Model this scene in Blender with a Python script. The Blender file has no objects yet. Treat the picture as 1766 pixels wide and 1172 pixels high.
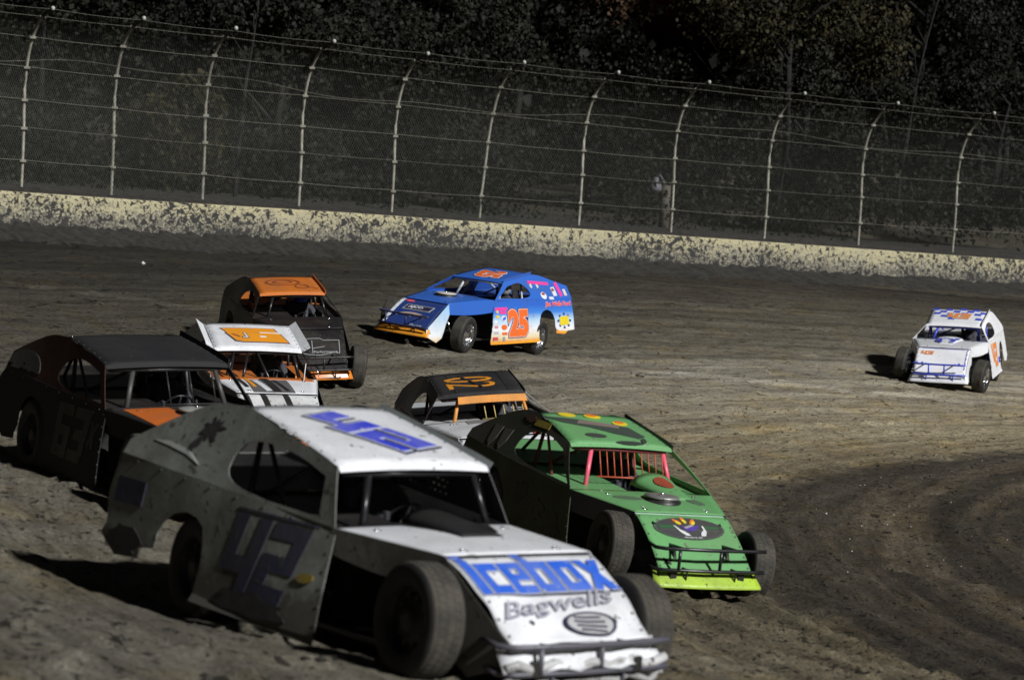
import bpy, bmesh, math, random
import numpy as np
from mathutils import Vector, Matrix, Euler
from mathutils.geometry import tessellate_polygon
rad = math.radians
random.seed(7); rng = np.random.default_rng(7)
scene = bpy.context.scene
COL = scene.collection

# ------------------------------------------------------------------ camera
F, ROLL, HC, PITCH = 4550.0, rad(4.0), 5.35, math.atan(445/4550)   # focal length in photo pixels
cam = bpy.data.cameras.new('camera'); camo = bpy.data.objects.new('camera', cam); COL.objects.link(camo)
cam.sensor_width = 36; cam.lens = 36*F/1766; cam.clip_start = .5; cam.clip_end = 1000
camo.location = (0, 0, HC)
camo.rotation_mode = 'QUATERNION'
camo.rotation_quaternion = (Matrix.Rotation(rad(90)-PITCH, 4, 'X') @ Matrix.Rotation(ROLL, 4, 'Z')).to_quaternion()
cam.dof.use_dof = True; cam.dof.focus_distance = 38; cam.dof.aperture_fstop = 2.4
scene.camera = camo

# ------------------------------------------------------------------ light
SUN_EL, SUN_AZ = rad(36), math.atan2(-.68, .73)      # floodlight side: right of and behind the camera
world = bpy.data.worlds.new('World'); scene.world = world; world.use_nodes = True
wn = world.node_tree.nodes; bg = wn['Background']
sky = wn.new('ShaderNodeTexSky'); sky.sky_type = 'NISHITA'; sky.sun_disc = False
sky.sun_elevation = rad(-2.2); sky.sun_rotation = math.pi/2 - SUN_AZ
world.node_tree.links.new(sky.outputs[0], bg.inputs[0]); bg.inputs[1].default_value = .15
sun = bpy.data.lights.new('stadium_light', 'SUN'); sun.energy = 4.3; sun.angle = rad(3.5); sun.color = (.985, .99, 1)
suno = bpy.data.objects.new('stadium_light', sun); COL.objects.link(suno)
Ld = Vector((math.cos(SUN_EL)*math.cos(SUN_AZ), math.cos(SUN_EL)*math.sin(SUN_AZ), math.sin(SUN_EL)))
suno.rotation_mode = 'QUATERNION'; suno.rotation_quaternion = Ld.to_track_quat('Z', 'Y')
suno.location = (30, -20, 30)
scene.view_settings.view_transform = 'Standard'; scene.view_settings.look = 'None'
scene.view_settings.exposure = 0; scene.view_settings.gamma = 1

# ------------------------------------------------------------------ helpers
def at(px, py, depth):
    """point of the place that the photograph shows at a pixel, at a given depth"""
    u, v = px-883, py-586
    c, s = math.cos(ROLL), math.sin(ROLL)
    a, b = u*c+v*s, -u*s+v*c
    x = a/F*depth; up = -b/F*depth
    return Vector((x, depth*math.cos(PITCH)+up*math.sin(PITCH), HC-depth*math.sin(PITCH)+up*math.cos(PITCH)))

def tag(o, label=None, cat=None, group=None, kind=None):
    if label: o['label'] = label
    if cat: o['category'] = cat
    if group: o['group'] = group
    if kind: o['kind'] = kind
    return o

class MB:
    def __init__(s): s.v = []; s.f = []; s.m = []; s.mats = []; s.smooth = []
    def mi(s, m):
        if m not in s.mats: s.mats.append(m)
        return s.mats.index(m)
    def add(s, vs, fs, m, smooth=False):
        b = len(s.v); k = s.mi(m)
        s.v += [tuple(v) for v in vs]
        for f in fs: s.f.append(tuple(b+i for i in f)); s.m.append(k); s.smooth.append(smooth)
    def poly(s, vs, m): s.add(vs, [tuple(range(len(vs)))], m)
    def box(s, c, d, m, rot=None):
        vs = []
        for i in (-1, 1):
            for j in (-1, 1):
                for k in (-1, 1):
                    p = Vector((i*d[0]/2, j*d[1]/2, k*d[2]/2))
                    if rot: p = rot @ p
                    vs.append(p+Vector(c))
        s.add(vs, [(0,1,3,2),(4,6,7,5),(0,4,5,1),(2,3,7,6),(0,2,6,4),(1,5,7,3)], m)
    def tube(s, pts, r, m, n=8, cap=True):
        pts = [Vector(p) for p in pts]; N = len(pts); vs = []; fs = []
        rr = r if isinstance(r, (list, tuple)) else [r]*N
        up = Vector((0, 0, 1))
        for i, p in enumerate(pts):
            t = (pts[min(i+1, N-1)]-pts[max(i-1, 0)]).normalized()
            a = t.cross(up)
            if a.length < .05: a = t.cross(Vector((1, 0, 0)))
            a.normalize(); b = t.cross(a).normalized()
            for k in range(n):
                th = 2*math.pi*k/n; vs.append(p+(a*math.cos(th)+b*math.sin(th))*rr[i])
        for i in range(N-1):
            for k in range(n): fs.append((i*n+k, i*n+(k+1) % n, (i+1)*n+(k+1) % n, (i+1)*n+k))
        if cap: fs += [tuple(range(n))[::-1], tuple((N-1)*n+k for k in range(n))]
        s.add(vs, fs, m, True)
    def lathe(s, prof, m, n=32, axis='Y', c=(0, 0, 0), close=False):
        """prof: (radius, along-axis) pairs"""
        vs = []; fs = []; P = len(prof)
        for k in range(n):
            th = 2*math.pi*k/n; ca, sa = math.cos(th), math.sin(th)
            for r, h in prof:
                v = (r*ca, h, r*sa) if axis == 'Y' else (r*ca, r*sa, h)
                vs.append((v[0]+c[0], v[1]+c[1], v[2]+c[2]))
        for k in range(n):
            k2 = (k+1) % n
            for i in range(P-1+(1 if close else 0)):
                j = (i+1) % P
                fs.append((k*P+i, k2*P+i, k2*P+j, k*P+j))
        s.add(vs, fs, m, True)
    def grid(s, fn, nu, nv, m, smooth=True):
        vs = [fn(i/nu, j/nv) for i in range(nu+1) for j in range(nv+1)]
        fs = [(i*(nv+1)+j, (i+1)*(nv+1)+j, (i+1)*(nv+1)+j+1, i*(nv+1)+j+1) for i in range(nu) for j in range(nv)]
        s.add(vs, fs, m, smooth)
    def build(s, name, parent=None, thick=0, mat=None):
        me = bpy.data.meshes.new(name); me.from_pydata(s.v, [], s.f)
        for m in s.mats: me.materials.append(m)
        me.polygons.foreach_set('material_index', s.m); me.polygons.foreach_set('use_smooth', s.smooth)
        me.validate(); me.update()
        o = bpy.data.objects.new(name, me); COL.objects.link(o)
        if parent: o.parent = parent
        if mat is not None: o.matrix_basis = mat
        if thick:
            md = o.modifiers.new('thickness', 'SOLIDIFY'); md.thickness = thick; md.offset = 0
        return o

def chaikin(p, n=2, closed=True):
    for _ in range(n):
        q = []
        for i in range(len(p) if closed else len(p)-1):
            a, b = p[i], p[(i+1) % len(p)]
            q.append((a[0]*.75+b[0]*.25, a[1]*.75+b[1]*.25)); q.append((a[0]*.25+b[0]*.75, a[1]*.25+b[1]*.75))
        if not closed: q = [p[0]]+q+[p[-1]]
        p = q
    return p

# ------------------------------------------------------------------ materials
MATS = {}
def nodes(name):
    m = bpy.data.materials.new(name); m.use_nodes = True; nt = m.node_tree
    return m, nt, nt.nodes['Principled BSDF'], nt.nodes.new, nt.links.new
def ramp(nt, a, b, ca=(0,0,0,1), cb=(1,1,1,1)):
    r = nt.nodes.new('ShaderNodeValToRGB'); e = r.color_ramp.elements
    e[0].position = a; e[1].position = b; e[0].color = ca; e[1].color = cb; return r
MUD = (.085, .072, .052)
def paint(col, mud=.3, rough=.38, grad=None, spec=.5, scale=1, mudcol=MUD, metal=0, low=0):
    key = (tuple(col), mud, rough, str(grad), scale, mudcol, metal, low)
    if key in MATS: return MATS[key]
    m, nt, bs, N, L = nodes('paint')
    tc = N('ShaderNodeTexCoord')
    base = N('ShaderNodeRGB'); base.outputs[0].default_value = (*col, 1); src = base.outputs[0]
    if grad:
        sx = N('ShaderNodeSeparateXYZ'); L(tc.outputs['Object'], sx.inputs[0])
        r = N('ShaderNodeValToRGB'); el = r.color_ramp.elements
        for i, (p, c) in enumerate(grad):
            e = el[i] if i < 2 else el.new(p)
            e.position = p; e.color = (*c, 1)
        L(sx.outputs[2], r.inputs[0]); src = r.outputs[0]
    # three layers of mud: a broad dusting, blotches thrown by tyres, fine specks
    n1 = N('ShaderNodeTexNoise'); n1.inputs['Scale'].default_value = 2.2*scale; n1.inputs['Detail'].default_value = 8; n1.inputs['Roughness'].default_value = .7
    n2 = N('ShaderNodeTexNoise'); n2.inputs['Scale'].default_value = 13*scale; n2.inputs['Detail'].default_value = 5
    n3 = N('ShaderNodeTexNoise'); n3.inputs['Scale'].default_value = 48*scale; n3.inputs['Detail'].default_value = 2
    for n in (n1, n2, n3): L(tc.outputs['Object'], n.inputs['Vector'])
    r1 = ramp(nt, .38-.25*mud+.08, .85-.35*mud); r2 = ramp(nt, .70-.14*mud, .73-.12*mud); r3 = ramp(nt, .72-.12*mud, .74-.10*mud)
    L(n1.outputs[0], r1.inputs[0]); L(n2.outputs[0], r2.inputs[0]); L(n3.outputs[0], r3.inputs[0])
    f1 = N('ShaderNodeMath'); f1.operation = 'MULTIPLY'; f1.inputs[1].default_value = min(1, .25+mud*.8); L(r1.outputs[0], f1.inputs[0])
    mx1 = N('ShaderNodeMath'); mx1.operation = 'MAXIMUM'; L(r2.outputs[0], mx1.inputs[0]); L(r3.outputs[0], mx1.inputs[1])
    mx2 = N('ShaderNodeMath'); mx2.operation = 'MAXIMUM'; L(mx1.outputs[0], mx2.inputs[0]); L(f1.outputs[0], mx2.inputs[1])
    mx2.use_clamp = True
    if low:      # mud thrown up by the tyres plus painted shade near the ground, ragged upper edge
        sz = N('ShaderNodeSeparateXYZ'); L(tc.outputs['Object'], sz.inputs[0])
        a = N('ShaderNodeMath'); a.operation = 'MULTIPLY_ADD'; L(n1.outputs[0], a.inputs[0]); a.inputs[1].default_value = .9; a.inputs[2].default_value = low-.45
        b = N('ShaderNodeMath'); b.operation = 'SUBTRACT'; L(a.outputs[0], b.inputs[0]); L(sz.outputs[2], b.inputs[1])
        rl = ramp(nt, .0, .22); L(b.outputs[0], rl.inputs[0])
        m5 = N('ShaderNodeMath'); m5.operation = 'MAXIMUM'; L(mx2.outputs[0], m5.inputs[0]); L(rl.outputs[0], m5.inputs[1]); mx2 = m5
    mix = N('ShaderNodeMixRGB'); L(mx2.outputs[0], mix.inputs[0]); L(src, mix.inputs[1]); mix.inputs[2].default_value = (*mudcol, 1)
    L(mix.outputs[0], bs.inputs['Base Color'])
    rr = N('ShaderNodeMapRange'); rr.inputs['To Min'].default_value = rough; rr.inputs['To Max'].default_value = .9
    L(mx2.outputs[0], rr.inputs['Value']); L(rr.outputs[0], bs.inputs['Roughness'])
    bs.inputs['Metallic'].default_value = metal
    bp = N('ShaderNodeBump'); bp.inputs['Strength'].default_value = .25; bp.inputs['Distance'].default_value = .012
    nb = N('ShaderNodeTexNoise'); nb.inputs['Scale'].default_value = 3.5; nb.inputs['Detail'].default_value = 3; L(tc.outputs['Object'], nb.inputs['Vector'])
    ad = N('ShaderNodeMath'); ad.operation = 'ADD'; L(nb.outputs[0], ad.inputs[0])
    m3 = N('ShaderNodeMath'); m3.operation = 'MULTIPLY'; m3.inputs[1].default_value = .3; L(mx1.outputs[0], m3.inputs[0]); L(m3.outputs[0], ad.inputs[1])
    L(ad.outputs[0], bp.inputs['Height']); L(bp.outputs[0], bs.inputs['Normal'])
    MATS[key] = m; return m
def plain(name, col, rough=.6, metal=0, noise=0, nscale=20, col2=None, bump=0):
    m, nt, bs, N, L = nodes(name)
    bs.inputs['Base Color'].default_value = (*col, 1); bs.inputs['Roughness'].default_value = rough; bs.inputs['Metallic'].default_value = metal
    if col2 or bump:
        tc = N('ShaderNodeTexCoord'); n = N('ShaderNodeTexNoise'); n.inputs['Scale'].default_value = nscale; n.inputs['Detail'].default_value = 6
        L(tc.outputs['Object'], n.inputs['Vector'])
        if col2:
            r = ramp(nt, .38, .62, (*col, 1), (*col2, 1)); L(n.outputs[0], r.inputs[0]); L(r.outputs[0], bs.inputs['Base Color'])
        if bump:
            b = N('ShaderNodeBump'); b.inputs['Strength'].default_value = bump; b.inputs['Distance'].default_value = .02; L(n.outputs[0], b.inputs['Height']); L(b.outputs[0], bs.inputs['Normal'])
    return m
M_TREAD = plain('tyre_tread', (.070, .062, .049), .9, col2=(.040, .036, .029), nscale=9, bump=.3)
M_WALLR = plain('tyre_sidewall', (.010, .010, .010), .7, col2=(.022, .020, .017), nscale=7)
M_RIM = plain('rim_metal', (.75, .76, .78), .18, 1)
M_RIMD = plain('rim_dark', (.016, .016, .018), .5, .3, col2=(.03, .027, .022), nscale=9)
M_BLK = plain('black_metal', (.012, .012, .013), .45, col2=(.03, .027, .022), nscale=8)
M_TUBE = plain('bar_black', (.02, .02, .022), .3, .2)
M_CHR = plain('chrome', (.7, .7, .72), .15, 1)
M_ENG = plain('engine_metal', (.05, .05, .052), .5, .7, col2=(.02, .018, .016))
M_SUIT = plain('racing_suit', (.045, .045, .055), .8, col2=(.075, .075, .085), nscale=6)
M_SEAT = plain('seat_metal', (.03, .03, .034), .6)
M_VIS = plain('visor', (.01, .01, .015), .05)

# ------------------------------------------------------------------ lettering
_tc = {}
def text2d(s, off=0.0, shear=0):
    k = (s, off, shear)
    if k in _tc: return _tc[k]
    cu = bpy.data.curves.new('lettering', 'FONT'); cu.body = s; cu.size = 1; cu.offset = off; cu.shear = shear; cu.resolution_u = 3
    o = bpy.data.objects.new('lettering', cu); COL.objects.link(o)
    dg = bpy.context.evaluated_depsgraph_get(); me = bpy.data.meshes.new_from_object(o.evaluated_get(dg))
    V = [(v.co.x, v.co.y) for v in me.vertices]; Fc = [tuple(p.vertices) for p in me.polygons]
    bpy.data.objects.remove(o); bpy.data.curves.remove(cu); bpy.data.meshes.remove(me)
    _tc[k] = (V, Fc); return V, Fc
def cutgrid(verts, faces, step):
    """cut a flat shape along a grid so that it can follow a curved panel"""
    bm = bmesh.new(); vs = [bm.verts.new((x, y, 0)) for x, y in verts]
    for f in faces:
        try: bm.faces.new([vs[i] for i in f])
        except ValueError: pass
    for ax in (0, 1):
        lo = min(v[ax] for v in verts); hi = max(v[ax] for v in verts); k = math.floor(lo/step)+1
        while k*step < hi-1e-4:
            co = [0, 0, 0]; no = [0, 0, 0]; co[ax] = k*step; no[ax] = 1
            bmesh.ops.bisect_plane(bm, geom=bm.verts[:]+bm.edges[:]+bm.faces[:], dist=1e-5, plane_co=co, plane_no=no); k += 1
    bm.verts.index_update(); V = [(v.co.x, v.co.y) for v in bm.verts]; Fc = [tuple(v.index for v in f.verts) for f in bm.faces]; bm.free()
    return V, Fc
def deco(mb, surf, verts, faces, mat, lift, cx, cy, sx, sy, rot, axes=(1, 1)):
    c, s = math.cos(rot), math.sin(rot); pts = []
    for x, y in verts:
        x *= sx; y *= sy
        pts.append((cx+(x*c-y*s)*axes[0], cy+(x*s+y*c)*axes[1]))
    pts, faces = cutgrid(pts, faces, .11); out = []
    for a, b in pts:
        p, n = surf(a, b); out.append(Vector(p)+Vector(n)*lift)
    mb.add(out, faces, mat)
def text(mb, surf, s, mat, cx, cy, w, h, rot=0, bold=.0, outline=None, shear=0, lift=.006, axes=(1, 1), ow=.05, outline2=None):
    V0, _ = text2d(s, bold, shear); xs = [v[0] for v in V0]; ys = [v[1] for v in V0]
    mx, my = (min(xs)+max(xs))/2, (min(ys)+max(ys))/2; kx, ky = w/(max(xs)-min(xs)), h/(max(ys)-min(ys))
    layers = ([(bold+ow*1.9, outline2)] if outline2 else [])+([(bold+ow, outline)] if outline else [])+[(bold, mat)]
    for i, (b, m) in enumerate(layers):
        V, Fc = text2d(s, b, shear)
        deco(mb, surf, [(x-mx, y-my) for x, y in V], Fc, m, lift+.003*i, cx, cy, kx, ky, rot, axes)
def shape(mb, surf, pts, mat, cx=0, cy=0, sx=1, sy=1, rot=0, lift=.006, axes=(1, 1)):
    tri = tessellate_polygon([[Vector((p[0], p[1], 0)) for p in pts]])
    deco(mb, surf, pts, [tuple(t) for t in tri], mat, lift, cx, cy, sx, sy, rot, axes)
GL = {'I': (1.1, [(0,0,1.1,5)]),
 'c': (2.5, [(0,0,.95,3.6), (.95,0,2.5,.85), (.95,2.75,2.5,3.6)]),
 'e': (2.7, [(0,0,.95,3.6), (.95,0,2.7,.8), (.95,2.85,2.7,3.6), (.95,1.45,2.7,2.1), (1.85,2.1,2.7,2.85)]),
 'b': (2.9, [(0,0,1.0,5), (1.0,0,2.9,.85), (1.0,2.75,2.9,3.6), (1.95,.85,2.9,2.75)]),
 'o': (2.9, [(0,0,1.0,3.6), (1.0,0,2.9,.85), (1.0,2.75,2.9,3.6), (1.95,.85,2.9,2.75)]),
 '4': (3.2, [(0,2.4,1.1,5), (0,1.3,2.1,2.4), (2.1,0,3.2,5)]), '2': (3.2, [(0,0,3.2,1.1), (0,1.1,1.1,2.0), (0,2.0,3.2,3.0), (2.1,3.0,3.2,4.0), (0,4.0,3.2,5)]),
 '5': (3.2, [(0,0,3.2,1.1), (2.1,1.1,3.2,2.0), (0,2.0,3.2,3.0), (0,3.0,1.1,4.0), (0,4.0,3.2,5)]), '3': (3.2, [(0,0,3.2,1.05), (2.1,1.05,3.2,2.0), (.6,2.0,3.2,3.0), (2.1,3.0,3.2,3.95), (0,3.95,3.2,5)]),
 '1': (1.3, [(0,0,1.3,5)]), '6': (3.2, [(0,0,3.2,1.05), (0,1.05,1.1,5), (2.1,1.05,3.2,2.0), (1.1,2.0,3.2,3.0), (1.1,3.95,3.2,5)])}
def block(mb, surf, s, mat, cx, cy, w, h, rot=0, outline=None, ow=.18, outline2=None, shear=0, lift=.006, axes=(1, 1), gap=.35):
    """heavy square lettering, as painted on race cars"""
    rects = []; x = 0
    for ch in s:
        if ch == 'x':
            rects += [[(x, 0), (x+1.1, 0), (x+3.1, 3.6), (x+2.0, 3.6)], [(x+2.0, 0), (x+3.1, 0), (x+1.1, 3.6), (x, 3.6)]]; x += 3.1+gap; continue
        wd, rs = GL[ch]
        for a, b, c, d in rs: rects.append([(x+a, b), (x+c, b), (x+c, d), (x+a, d)])
        x += wd+gap
    W_t = x-gap; kx, ky = w/W_t, h/5
    for li, (m, e) in enumerate((([(outline2, ow*2)] if outline2 else [])+([(outline, ow)] if outline else [])+[(mat, 0)])):
        for i, r in enumerate(rects):
            mx_, my_ = sum(p[0] for p in r)/4, sum(p[1] for p in r)/4
            q = [((p[0]+(e if p[0] > mx_ else -e)-W_t/2+shear*(p[1]-2.5))*kx, (p[1]+(e if p[1] > my_ else -e)-2.5)*ky) for p in r]
            deco(mb, surf, q, [(0, 1, 2, 3)], m, lift+.0035*li+.0002*i, cx, cy, 1, 1, rot, axes)
ELL = [(math.cos(i*math.pi/14)*.5, math.sin(i*math.pi/14)*.5) for i in range(28)]
REC = [(-.5, -.5), (.5, -.5), (.5, .5), (-.5, .5)]
def ring(mb, surf, mat, cx, cy, sx, sy, t=.12, rot=0, lift=.008, axes=(1, 1)):
    n = len(ELL); V = ELL+[(x*(1-t), y*(1-t)) for x, y in ELL]
    deco(mb, surf, V, [(i, (i+1) % n, n+(i+1) % n, n+i) for i in range(n)], mat, lift, cx, cy, sx, sy, rot, axes)
def band(mb, surf, mat, x0, x1, y0, y1, lift=.006, n=6, axes=(1, 1)):
    """subdivided rectangle following a curved surface"""
    V = [(x0+(x1-x0)*i/n, y0+(y1-y0)*j/n) for i in range(n+1) for j in range(n+1)]
    Fc = [(i*(n+1)+j, (i+1)*(n+1)+j, (i+1)*(n+1)+j+1, i*(n+1)+j+1) for i in range(n) for j in range(n)]
    deco(mb, surf, V, Fc, mat, lift, 0, 0, 1, 1, 0, axes)

# ------------------------------------------------------------------ car poses (wheel plane) and measured body stations
CARS = dict(
 w42=dict(q=(-.627,16.846,1.644,-.9013,-.0676,-.1057), b=(.0517,.0732), S=dict(rfx=.037,rfw=.591,rfz=1.195,rrx=-1.146,rrw=.535,rrz=1.427,ax=.2,aw=.687,az=.828,nx=1.191,nw=.561,nz=.82,bx=1.86,bw=.534,bz=.40)),
 green=dict(q=(1.209,27.308,.397,-1.1285,-.0185,-.1359), b=(.0266,.0899), S=dict(rfx=-.168,rfw=.599,rfz=1.233,rrx=-1.133,rrw=.523,rrz=1.408,ax=.41,aw=.829,az=.836,nx=1.254,nw=.517,nz=.777,bx=1.913,bw=.519,bz=.307)),
 blue=dict(q=(-0.938,51.007,0.2210,-2.131,-.0725,-.1124), b=(.0552,.0814), S=dict(rfx=-0.236,rfw=0.569,rfz=1.284,rrx=-1.238,rrw=0.509,rrz=1.417,ax=0.372,aw=0.809,az=0.964,nx=1.484,nw=0.509,nz=0.875,bx=2.183,bw=0.532,bz=0.403)),
 w43=dict(q=(9.395,56.26,-.3545,-1.8618,-.0056,-.0802), b=(.0182,.1234), S=dict(rfx=-.116,rfw=.583,rfz=1.171,rrx=-1.126,rrw=.612,rrz=1.409,ax=.355,aw=.8,az=.883,nx=1.303,nw=.553,nz=.814,bx=1.982,bw=.537,bz=.291)),
 o18=dict(q=(-3.76,44.818,.24,-1.2771,.045,-.0697), b=(.009,.1278), S=dict(rfx=-.11,rfw=.562,rfz=1.249,rrx=-1.137,rrw=.555,rrz=1.373,ax=.372,aw=.769,az=.908,nx=1.289,nw=.578,nz=.872,bx=1.987,bw=.521,bz=.28)),
 w5=dict(q=(-3.445,35.851,.263,-1.2796,-.0076,-.07), b=(.0181,.08), S=dict(rfx=-.152,rfw=.608,rfz=1.192,rrx=-1.116,rrw=.595,rrz=1.414,ax=.384,aw=.732,az=.861,nx=1.294,nw=.537,nz=.791,bx=1.983,bw=.527,bz=.309)),
 k63=dict(q=(-3.223,24.782,1.232,-1.0433,-.0266,-.075), b=(.0134,.094), S=dict(rfx=-.049,rfw=.617,rfz=1.228,rrx=-1.143,rrw=.584,rrz=1.379,ax=.309,aw=.744,az=.859,nx=1.294,nw=.537,nz=.791,bx=1.983,bw=.527,bz=.309)),
 k20=dict(q=(-.215,32.554,.271,-1.3841,-.045,.0), b=(-.015,.116), S=dict(rfx=-.116,rfw=.55,rfz=1.189,rrx=-1.128,rrw=.54,rrz=1.382,ax=.36,aw=.828,az=.894,nx=1.294,nw=.537,nz=.791,bx=1.983,bw=.527,bz=.309)))
HF, TY, WR = 1.39, .82, .345
def pose(c):
    x, y, z, yaw, p, r = CARS[c]['q']
    return Matrix.Translation((x, y, z)) @ Euler((r, p, yaw), 'XYZ').to_matrix().to_4x4()

# ------------------------------------------------------------------ fence and wall line, read off the posts
BASE = [(37,318),(192,328),(349,338),(515,353),(675,367),(827,374),(998,385),(1157,395),(1318,407),(1480,417),(1643,427)]
PH = [306-6.9*i for i in range(11)]                     # post height in photo pixels
K = .243
posts = [at(b[0], b[1], F/(K*h)) for b, h in zip(BASE, PH)]
xs = np.arange(11); PX = np.polyfit(xs, [p.x for p in posts], 2); PY = np.polyfit(xs, [p.y for p in posts], 2); PZ = np.polyfit(xs, [p.z for p in posts], 1)
def post_at(t): return Vector((np.polyval(PX, t), np.polyval(PY, t), np.polyval(PZ, t)))
def tan_at(t): d = post_at(t+.05)-post_at(t-.05); d.z = 0; return d.normalized()
def nrm_at(t): d = tan_at(t); return Vector((d.y, -d.x, 0))
WT = [(0,329),(250,346),(600,367),(1000,395),(1300,416),(1766,449)]     # top edge of the wall
WALL_OFF, WALL_H = .75, 1.0
def wall_at(t):
    p = post_at(t)+nrm_at(t)*WALL_OFF
    # height of the wall's top edge, from the line it follows in the photograph
    dep = p.y*math.cos(PITCH)
    for _ in range(3):
        px = 883+F*p.x/dep
        py = np.interp(px, [w[0] for w in WT], [w[1] for w in WT]) if 0 <= px <= 1766 else 329+(px)*.0680
        q = at(px, py, dep); dep = dep*p.y/q.y
    return Vector((p.x, p.y, q.z))

# ------------------------------------------------------------------ terrain: thin-plate surface through the wheel contacts
CP = []
for c in CARS:
    Mt = pose(c)
    for sx in (-1, 1):
        for sy in (-1, 1):
            p = Mt @ Vector((sx*HF, sy*TY, 0)); CP.append((p.x, p.y, p.z))
for t in np.linspace(-3, 14, 12):
    w = wall_at(t); CP.append((w.x+nrm_at(t).x*.3, w.y+nrm_at(t).y*.3, w.z-WALL_H+.1))
CP += [(-5,14,2.25),(-3,11,2.2),(0,11,1.95),(3,12,1.5),(5,17,.95),(7,22,.2),(5.5,28,.0),(7,36,-.15),(12,40,-.4),(10,30,-.2),(13,50,-.5),
       (-9,22,1.9),(-9,32,1.3),(-9,42,1.1),(20,50,-.5),(22,30,-.4),(20,10,.4),(-20,10,2.5),(-22,40,2.2),(-25,60,2.6),(18,70,.0),(3,3,1.8),(-12,2,2.3),(30,90,.3)]
CP = np.array(CP)
def _U(r2): return np.where(r2 > 0, r2*np.log(np.maximum(r2, 1e-12))*.5, 0)
n_ = len(CP); D2 = ((CP[:, None, :2]-CP[None, :, :2])**2).sum(-1)
A_ = np.zeros((n_+3, n_+3)); A_[:n_, :n_] = _U(D2)+np.eye(n_)*1.5; A_[:n_, n_] = 1; A_[:n_, n_+1:] = CP[:, :2]; A_[n_, :n_] = 1; A_[n_+1:, :n_] = CP[:, :2].T
W_ = np.linalg.solve(A_, np.r_[CP[:, 2], 0, 0, 0])
def terrain(X, Y):
    X = np.asarray(X, float); Y = np.asarray(Y, float)
    o = W_[n_]+W_[n_+1]*X+W_[n_+2]*Y
    for i in range(n_): o = o+W_[i]*_U((X-CP[i, 0])**2+(Y-CP[i, 1])**2)
    return np.clip(o, -1.0, 3.5)
# value noise
_perm = rng.random((512, 512))
def vnoise(x, y):
    xi = np.floor(x).astype(int); yi = np.floor(y).astype(int); fx = x-xi; fy = y-yi
    fx = fx*fx*(3-2*fx); fy = fy*fy*(3-2*fy); g = lambda a, b: _perm[a % 512, b % 512]
    return (g(xi, yi)*(1-fx)+g(xi+1, yi)*fx)*(1-fy)+(g(xi, yi+1)*(1-fx)+g(xi+1, yi+1)*fx)*fy
CX, CY, R_IN = 25.0, 30.0, 22.0                      # centre of the turn, inner edge of the track
def relief(X, Y):
    r = np.hypot(X-CX, Y-CY); a = np.arctan2(Y-CY, X-CX)*28
    h = (vnoise(X*.7, Y*.7)-.5)*.035
    h += (vnoise(r*5.5+vnoise(a*.8, r*.6)*1.2, a*.9)-.5)*.028                    # ruts that follow the turn
    h += (vnoise(r*13, a*2.4+9)-.5)*.018
    h += (vnoise(X*7+3, Y*7)-.5)*.018+(vnoise(X*15, Y*15+5)-.5)*.022
    h *= np.where((r > 22) & (r < 33), .55, .9)
    near = np.clip((32-Y)/5, 0, 1)*np.clip((r-20.5)/1.5, 0, 1)*np.clip((X+.5)/2.5, .25, 1)                       # deep ruts on the near side of the corner
    h += near*((vnoise(r*3.1+vnoise(a*.3, r)*.8, a*.16+5)-.5)*.15+(vnoise(r*8+3, a*.5+5)-.5)*.07)
    c = vnoise(X*9+40, Y*9+4); h += near*np.clip(c-.68, 0, 1)*.16
    c = vnoise(X*5.3+40, Y*5.3+40); h += np.clip(c-.80, 0, 1)*.35                  # clods
    c = vnoise(r*4.4+11, a*1.7+70); h -= np.clip(c-.78, 0, 1)*.26               # gouges
    return h
def ground_z(x, y): return float(terrain(x, y)+relief(x, y))

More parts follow.
